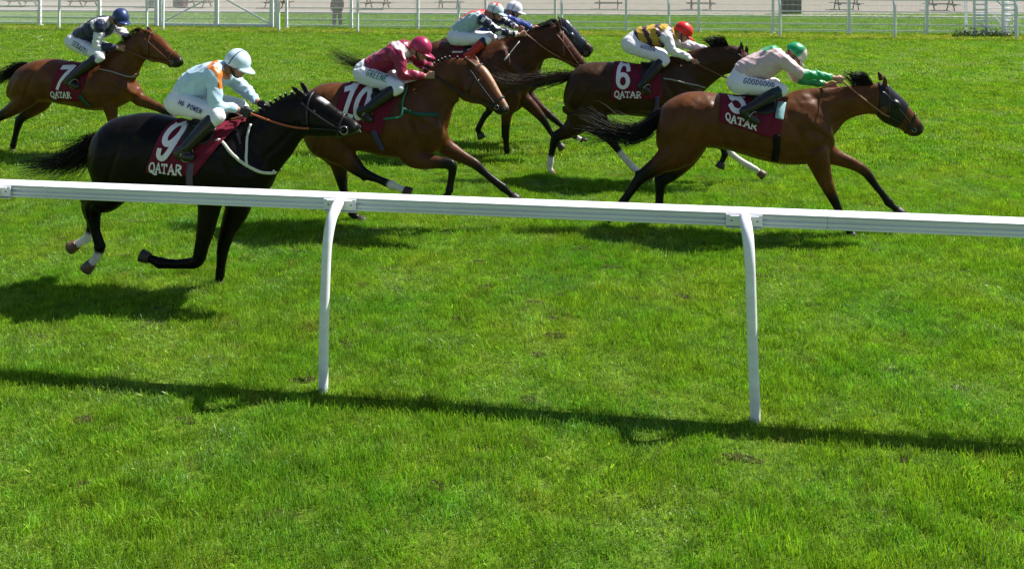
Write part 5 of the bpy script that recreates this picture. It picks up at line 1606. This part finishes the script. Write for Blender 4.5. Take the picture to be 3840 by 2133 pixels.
def build_grass():
    near = [tuft(i, 22, 0.060, 0.024, 0.050, 0.0034) for i in range(8)]
    mid = [tuft(20 + i, 22, 0.11, 0.028, 0.052, 0.0075) for i in range(6)]
    far = [tuft(40 + i, 30, 0.25, 0.028, 0.050, 0.016) for i in range(6)]
    for tm in near + mid + far: tm.materials.append(M_blade)
    o = grass_object('grass', *scatter(88000, 3.3, 12.5, 0.85, 1.25, 8, 1), near); tag(o, kind='stuff')
    o = grass_object('grass', *scatter(54000, 12.5, 22, 0.85, 1.3, 6, 2), mid); tag(o, kind='stuff')
    pale = [tuft(60 + i, 30, 0.25, 0.03, 0.07, 0.016) for i in range(3)]
    for tm in pale: tm.materials.append(blade_material('pale_blade', (0.30, 0.36, 0.07), (0.36, 0.40, 0.08), (0.42, 0.42, 0.10)) if not MATS.get('pale') else MATS['pale']); MATS['pale'] = tm.materials[0]
    rg = np.random.default_rng(8); n = 5200
    pp = np.stack([rg.uniform(-34, 22, n), rg.uniform(36.15, 38.6, n), np.zeros(n)], 1)
    o = grass_object('rough_grass', pp, np.stack([rg.normal(0, .1, n), rg.normal(0, .1, n), rg.random(n) * 6.28], 1), np.stack([rg.uniform(.8, 1.2, n)] * 3, 1), rg.integers(0, 3, n), pale); tag(o, kind='stuff')
    o = grass_object('grass', *scatter(52000, 22, 52, 0.8, 1.2, 6, 3, 0.85), far); tag(o, kind='stuff')

# ------------------------------------------------------------------ near running rail
def rail_beam(x0, x1, y0, y1, z0, z1, name, parent, m):
    """hollow plastic rail: rounded top, grooved front face"""
    h = z1 - z0; w = y1 - y0
    prof = [(0.012, 0), (0.0, 0.006), (0.0, h * .17), (0.014, h * .19), (0.014, h * .26), (0.0, h * .28), (0.0, h * .44), (0.022, h * .47), (0.022, h * .60), (0.0, h * .64), (0.0, h * .80), (0.012, h * .82), (0.012, h * .87), (-0.004, h * .89), (-0.004, h * .96), (0.004, h * .99), (0.016, h), (w - .016, h), (w - .004, h * .99), (w, h * .95), (w, 0.006), (w - .012, 0)]
    V, F = [], []
    n = len(prof)
    for x in (x0, x1):
        for a, b in prof: V.append((x, y0 + a, z0 + b))
    for k in range(n):
        k2 = (k + 1) % n
        F.append((k, k2, n + k2, n + k))
    F.append(tuple(range(n - 1, -1, -1))); F.append(tuple(range(n, 2 * n)))
    return link(name, mesh_from(name, V, F, False), m, parent)

RB = (-2.123, 5.745)
rr = empty('running_rail', (RB[0], RB[1], 0))
tag(rr, 'long white running rail with grooved face across the foreground grass', 'rail')
RY0, RY1, RZ0, RZ1 = 6.0 - RB[1], 6.146 - RB[1], 1.190, 1.291
for a, b in ((-8.0, -2.312), (-2.309, 3.45), (3.453, 9.2)):
    rail_beam(a, b, RY0, RY1, RZ0, RZ1, 'rail_beam', rr, M_rail)
for px, lean, pw in ((-2.721, 0.0, 1), (0.0, 0.035, 2.5), (2.9377, -0.036, 1), (5.85, 0.0, 1)):
    g = Geo()
    tx = px + lean
    pts = [(px, 0, -0.06), (px, 0.0, 0.10), (px + lean * .4 ** pw, 0.006, 0.5), (px + lean * .72 ** pw, 0.016, 0.93), (px + lean * .84 ** pw, 0.034, 1.07), (px + lean * .93 ** pw, 0.078, 1.175), (tx, 0.145, 1.232), (tx, 0.212, 1.258), (tx, RY0 - 0.008, 1.262)]
    g.tube(pts, [0.0335] * 4 + [0.035, 0.0375, 0.039, 0.038, 0.036], n=22, sub=6, side=Vector((1, 0, 0)))
    po = g.build('post', M_rail, rr, True)
    g = Geo()
    g.box((tx - 0.122, RY0 - 0.018, RZ0 + 0.014), (tx + 0.122, RY0 - 0.0065, RZ1 - 0.012))
    g.box((tx - 0.095, RY0 - 0.030, RZ1 - 0.0255), (tx + 0.095, RY0 - 0.0185, RZ1 - 0.0175))
    g.box((tx - 0.122, RY0 - 0.0175, RZ0 - 0.004), (tx + 0.122, RY0 + 0.10, RZ0 - 0.001))
    bk = g.build('bracket', M_rail, po)
    for s in (-0.085, 0.085):
        g = Geo(); g.ball((tx + s, RY0 - 0.019, (RZ0 + RZ1) / 2 - 0.002), 0.006, n=8)
        g.build('bolt', mat('grey_bolt', (0.10, 0.10, 0.11), 0.5), bk, True)

# ------------------------------------------------------------------ far running rail, mesh fence, gate
fr = empty('far_running_rail', (-11.9, 36.5, 0))
tag(fr, 'plain white running rail on thin posts along the far edge of the course', 'rail')
rail_beam(-40 + 11.9, -21.1 + 11.9, 0.1, 0.24, 1.56, 1.66, 'rail_beam', fr, M_fence)
rail_beam(-15.6 + 11.9, 45 + 11.9, 0.1, 0.24, 1.56, 1.66, 'rail_beam', fr, M_fence)
for x in (-30.7, -26.3, -21.92, -21.12, -15.57, -11.91, -7.36, -2.87, 1.65, 6.18, 10.7, 15.32, 19.9, 24.4):
    g = Geo(); g.tube([(x + 11.9, 0, -0.05), (x + 11.9, 0, 0.8), (x + 11.9, 0.03, 1.35), (x + 11.9, 0.13, 1.57)], [0.055] * 4, n=10, sub=3, side=Vector((1, 0, 0)))
    g.build('post', M_fence, fr, True)

PX = [-29.22 + 3.231 * i for i in range(-2, 18)]
mf = empty('mesh_fence', (-6.6, 39.1, 0))
tag(mf, 'white welded mesh fence on square posts in front of the picnic area', 'fence')
FX, FY = 6.6, 0.0
wire = {}
for i, x in enumerate(PX):
    g = Geo(); g.box((x + FX - 0.055, -0.06, -0.05), (x + FX + 0.055, 0.06, 1.85)); g.box((x + FX - 0.13, -0.10, 0.0), (x + FX + 0.13, 0.10, 0.03))
    if abs(x + 19.53) > 0.4: g.build('post', M_fence, mf)
    if i == len(PX) - 1: break
    if -22.9 < x + 1.6 < -16.2: continue
    w = PX[i + 1] - x
    g = Geo()
    for k in range(1, 62):
        xx = x + FX + w * k / 62
        g.bar((xx, 0, 0.09), (xx, 0, 1.8), 0.0085)
    for z in (0.09, 0.15, 0.40, 0.43, 0.70, 0.95, 0.98, 1.25, 1.5, 1.78):
        g.bar((x + FX + 0.05, 0.008, z), (x + FX + w - 0.05, 0.008, z), 0.032 if z in (0.15, 0.43, 0.98) else 0.014)
    tag(g.build('wire_panel', M_fence, mf), kind='stuff')

ga = empty('field_gate', (-19.6, 38.9, 0))
tag(ga, 'wide white gate with crossed diagonal braces set in the mesh fence', 'gate')
gx = lambda x: x + 19.6
for x in (-22.86, -22.62, -16.95, -16.70):
    g = Geo(); g.box((gx(x) - 0.07, -0.07, -0.05), (gx(x) + 0.07, 0.07, 1.9)); g.build('post', M_fence, ga)
g = Geo(); g.box((gx(-19.74) - 0.085, -0.05, 0.06), (gx(-19.74) + 0.085, 0.05, 1.7)); g.build('post', M_fence, ga)
for za, zb in ((0.07, 0.19), (1.62, 1.72)):
    g = Geo(); g.box((gx(-22.54), -0.03, za), (gx(-17.03), 0.03, zb)); g.build('rail', M_fence, ga)
for (xa, za), (xb, zb) in (((-22.5, 0.22), (-19.84, 1.55)), ((-19.62, 1.55), (-17.05, 0.22))):
    g = Geo(); g.bar((gx(xa), -0.045, za), (gx(xb), -0.045, zb), 0.075, 0.03); g.build('brace', M_fence, ga)
g = Geo()
for k in range(0, 104):
    xx = gx(-22.5) + 5.42 * k / 103
    g.bar((xx, 0.02, 0.15), (xx, 0.02, 1.66), 0.009)
for z in (0.45, 0.72, 0.98, 1.25, 1.5):
    g.bar((gx(-22.5), 0.03, z), (gx(-17.08), 0.03, z), 0.012)
tag(g.build('wire_panel', M_fence, ga), kind='stuff')

# ------------------------------------------------------------------ picnic area
M_wood = [mat('brown_timber', (0.16, 0.085, 0.045), 0.8, var=0.3, vscale=6, stretch=(1, 8, 8)), mat('grey_timber', (0.17, 0.145, 0.12), 0.8, var=0.25, vscale=6, stretch=(1, 8, 8))]
def picnic_table(x, y, rz, m, label):
    r = empty('picnic_table', (x, y, 0)); r.rotation_euler = (0, 0, rz)
    tag(r, label, 'picnic table', 'picnic tables beyond the mesh fence')
    for k in range(5):
        g = Geo(); g.box((-0.95, -0.37 + 0.15 * k, 0.72), (0.95, -0.24 + 0.15 * k, 0.765)); g.build('top_plank', m, r)
    for s in (-1, 1):
        for k in range(2):
            yy = s * (0.62 + 0.14 * k)
            g = Geo(); g.box((-0.95, yy - 0.06, 0.43), (0.95, yy + 0.06, 0.47)); g.build('seat_plank', m, r)
    for sx in (-0.62, 0.62):
        for s in (-1, 1):
            g = Geo(); g.bar((sx, s * 0.22, 0.72), (sx, s * 0.72, 0.0), 0.09, 0.05, up=Vector((0, 1, 0))); g.build('leg', m, r)
        g = Geo(); g.bar((sx + 0.055, -0.84, 0.395), (sx + 0.055, 0.84, 0.395), 0.09, 0.045); g.build('cross_beam', m, r)
    return r
TB = [(-44.0, 57.0, .05, 1, 'grey timber picnic table at the far left behind the mesh fence'),
      (-39.6, 57.6, -.04, 0, 'timber picnic table behind the post left of the gate, beside the navy rider'),
      (-30.4, 57.2, .03, 0, 'timber picnic table seen through the left half of the gate'),
      (-24.6, 57.4, .0, 0, 'timber picnic table seen through the right end of the gate'),
      (-17.2, 57.0, -.03, 0, 'timber picnic table just right of the standing spectator'),
      (-12.4, 58.3, .03, 1, 'grey picnic table behind the pink helmeted rider'),
      (-1.4, 58.8, .02, 1, 'grey picnic table right of the pair of horses'),
      (4.8, 59.0, -.02, 1, 'grey picnic table above the red helmet'),
      (14.6, 60.5, .02, 1, 'grey picnic table right of the dark litter bin'),
      (20.6, 60.3, .0, 1, 'grey picnic table nearest the white step tower')]
for x, y, rz, k, lb in TB: picnic_table(x, y, rz, M_wood[k], lb)

def litter_bin(x, y, w, hgt, m, label):
    r = empty('litter_bin', (x, y, 0)); tag(r, label, 'litter bin', 'slatted litter bins on the concourse')
    n = 7
    for sd in range(4):
        a = sd * math.pi / 2
        for k in range(n):
            g = Geo(); g.box((-w / 2 + w * k / n + 0.008, -w / 2 - 0.012, 0.05), (-w / 2 + w * (k + 1) / n - 0.008, -w / 2 + 0.012, hgt), M=Matrix.Rotation(a, 3, 'Z'))
            g.build('slat', m, r)
    g = Geo(); g.box((-w / 2 + .02, -w / 2 + .02, 0.03), (w / 2 - .02, w / 2 - .02, hgt - 0.02)); g.build('liner', M_black, r)
    g = Geo(); g.box((-w / 2 - .03, -w / 2 - .03, hgt), (w / 2 + .03, w / 2 + .03, hgt + 0.05)); g.build('lid', m, r)
M_dk = mat('dark_slats', (0.055, 0.035, 0.025), 0.8, var=0.25)
litter_bin(9.9, 54.6, 1.05, 1.25, M_dk, 'dark slatted litter bin on the kerb right of the red helmet')
litter_bin(-33.6, 56.6, 0.62, 1.15, mat('grey_slats', (0.10, 0.09, 0.085), 0.8, var=0.2), 'grey slatted litter bin just left of the gate')
litter_bin(-32.0, 57.6, 0.72, 1.2, mat('red_slats', (0.14, 0.035, 0.03), 0.8, var=0.2), 'reddish litter bin behind the left end of the gate')

# ------------------------------------------------------------------ white step tower at the right, with weeds at its foot
st = empty('step_tower', (15.2, 38.4, 0))
tag(st, 'white lattice step tower beside the far rail at the right', 'steps')
for sx, sy in ((-0.75, 0), (-0.28, 0), (0.38, 0), (0.85, 0), (-0.75, 0.9), (0.85, 0.9)):
    g = Geo(); g.box((sx - 0.045, sy - 0.045, -0.03), (sx + 0.045, sy + 0.045, 2.6)); g.build('upright', M_fence, st)
for a, b in ((-0.70, -0.33), (0.43, 0.80)):
    for k in range(10):
        g = Geo(); g.box((a, -0.035, 0.16 + 0.23 * k), (b, 0.035, 0.23 + 0.23 * k)); g.build('rung', M_fence, st)
for k in range(7):
    g = Geo(); g.box((-0.66, 0.12, 0.14 + 0.26 * k), (0.76, 0.36, 0.165 + 0.26 * k)); g.build('tread', M_fence, st)
for p, q in (((-0.75, -0.05, 0.62), (0.38, -0.05, 0.12)), ((-0.28, 0.96, 1.8), (0.85, 0.96, 0.3)), ((-0.28, -0.07, 1.9), (0.38, -0.07, 1.25))):
    g = Geo(); g.bar(p, q, 0.05, 0.04); g.build('brace', M_fence, st)
wv, wf = [], []
rg = np.random.default_rng(3)
for i in range(520):
    x, y = 13.2 + 2.9 * rg.beta(2.2, 2), 38.0 + rg.normal(0, 0.3)
    z0 = 0.02 + abs(rg.normal(0, 0.16)); s = 0.03 + 0.05 * rg.random(); v = rg.normal(0, 1, 3); v /= np.linalg.norm(v); q = np.cross(v, rg.normal(0, 1, 3)); q /= np.linalg.norm(q)
    c0 = np.array([x, y, z0]); b = len(wv)
    wv += [c0 - v * s, c0 + q * s * .4, c0 + v * s, c0 - q * s * .4]; wf.append((b, b + 1, b + 2, b + 3))
tag(link('weeds', mesh_from('weeds', wv, wf, False), mat('weed_leaf', (0.10, 0.13, 0.035), 0.6, var=0.4, vscale=3)), kind='stuff')

# ------------------------------------------------------------------ spectator behind the fence
def spectator():
    r = empty('person', (-14.15, 40.2, 0))
    tag(r, 'person in dark trousers and brown jacket standing behind the fence, head out of the picture', 'person')
    g = Geo()
    sk = lambda u, t: (1, 1, 1)
    for s in (-1, 1):
        g.tube([(s * 0.10, 0, 0.95), (s * 0.14, -0.02, 0.52), (s * 0.17, 0.01, 0.08)], [0.09, 0.065, 0.042], n=12)
        g.tube([(s * 0.17, 0.04, 0.05), (s * 0.18, -0.10, 0.04), (s * 0.19, -0.19, 0.03)], [0.042, 0.042, 0.03], n=10)
        g.tube([(s * 0.17, 0, 1.42), (s * 0.27, 0.02, 1.15), (s * 0.27, -0.05, 0.90), (s * 0.27, -0.07, 0.80)], [0.06, 0.05, 0.04, 0.03], n=10)
        hand_shapes(g, Vector((s * 0.27, -0.05, 0.88)), Vector((s * 0.27, -0.07, 0.78)), s, 1.0)
    g.tube([(0, 0, 0.92), (0, 0, 1.15), (0, 0, 1.40), (0, 0, 1.52)], [0.15, 0.14, 0.16, 0.06], n=16, flat=1.0)
    M = Matrix(((0, 1, 0), (-1, 0, 0), (0, 0, 1)))
    head_shapes(g, Vector((0, -0.01, 1.66)), M, 1.0)
    V, F, _, _ = remesh(g, 0.008, 3, colors=False)
    link('body', mesh_from('spectator_body', V, F), M_skin, r)
    g = Geo()
    g.ball((0, 0, 0.93), 0.19, 0.15, 0.13)
    for s in (-1, 1):
        g.tube([(s * 0.10, 0, 0.95), (s * 0.14, -0.02, 0.52), (s * 0.17, 0.01, 0.10)], [0.125, 0.105, 0.095], n=14)
    V, F, _, _ = remesh(g, 0.012, 3, colors=False)
    link('trousers', mesh_from('trousers', V, F), mat('dark_trousers', (0.012, 0.011, 0.011), 0.8), r)
    g = Geo()
    g.tube([(0, 0, 0.80), (0, 0, 1.10), (0, 0, 1.38), (0, 0, 1.50)], [0.21, 0.20, 0.20, 0.09], n=18, flat=0.8, side=Vector((0, 1, 0)))
    for s in (-1, 1):
        g.tube([(s * 0.15, 0, 1.42), (s * 0.27, 0.02, 1.15), (s * 0.27, -0.05, 0.91)], [0.085, 0.075, 0.06], n=12)
    V, F, _, _ = remesh(g, 0.012, 3, colors=False)
    link('jacket', mesh_from('jacket', V, F), mat('brown_jacket', (0.085, 0.040, 0.026), 0.8, var=0.2), r)
    for s in (-1, 1):
        g = Geo(); g.tube([(s * 0.17, 0.06, 0.045), (s * 0.18, -0.10, 0.045), (s * 0.19, -0.21, 0.035)], [0.052, 0.05, 0.034], n=12)
        g.build('shoe', mat('tan_shoe', (0.30, 0.20, 0.13), 0.7), r, True)
    g = Geo(); g.ball((0, 0.01, 1.71), 0.105, 0.115, 0.09, n=14); g.build('hair', mat('dark_hair', (0.02, 0.015, 0.012), 0.6), r, True)
spectator()

# ------------------------------------------------------------------ horses and riders
HL = {'A': 'bay racehorse wearing maroon number 7 cloth, last of the field at far left',
      'B': 'black racehorse wearing number 9 cloth, closest to the white rail',
      'C': 'brown racehorse with painted sunlight stripe down its face wearing number 10 cloth',
      'D': 'brown racehorse in front of a hooded horse, carrying the rider in navy spotted sleeves',
      'E': 'brown racehorse in a dark blinker hood, mostly hidden behind another horse',
      'F': 'dark bay racehorse with white stockings wearing number 6 cloth',
      'G': 'leading bay racehorse in black blinkers wearing number 5 cloth'}
JL = {'A': 'person in navy silks with white shoulders riding the number 7 bay horse',
      'B': 'person in pale blue silks with orange collar riding the black horse',
      'C': 'person in crimson silks and crimson cap crouched on the number 10 horse',
      'D': 'person in pale green silks with spotted navy sleeves and red starred cap',
      'E': 'person in blue silks and plain white cap on the hooded horse',
      'F': 'person in yellow and dark striped silks with bright red cap',
      'G': 'person in pink and green silks reaching forward on the leading horse'}
for k in 'ABCDEFG':
    h = make_horse(k, HL[k])
    make_tack(h)
    make_saddle(h)
    make_jockey(k, JL[k])
    make_reins(h)

def whip(key, side, d, label, n=0.66):
    h = HORSE[key]; a = h['hands'][side]
    base = Vector((h['d']['xb'], h['Y'], 0)) + a
    r = empty('riding_whip', base); tag(r, label, 'whip', 'riding whips')
    d = Vector(d).normalized()
    g = Geo(); g.tube([-d * 0.08, d * 0.16], [0.0085, 0.008], n=8, sub=3); g.build('grip', M_black, r, True)
    g = Geo(); g.tube([d * 0.16, d * 0.40, d * n], [0.008, 0.007, 0.006], n=8, sub=3); g.build('shaft', mat('pale_whip', (0.55, 0.52, 0.48), 0.5), r, True)
    g = Geo(); g.tube([d * n, d * (n + 0.13)], [0.011, 0.015], n=8, sub=3, flat=0.4); g.build('pad', mat('pale_whip', (0.55, 0.52, 0.48), 0.5), r, True)
whip('D', 'near', (-0.50, -0.40, -0.66), 'pale riding whip hanging from the hand of the rider in spotted sleeves', 0.42)
whip('C', 'near', (-1.0, -0.30, -0.26), 'pale riding whip held flat under the arm of the crimson rider', 0.5)
build_grass()
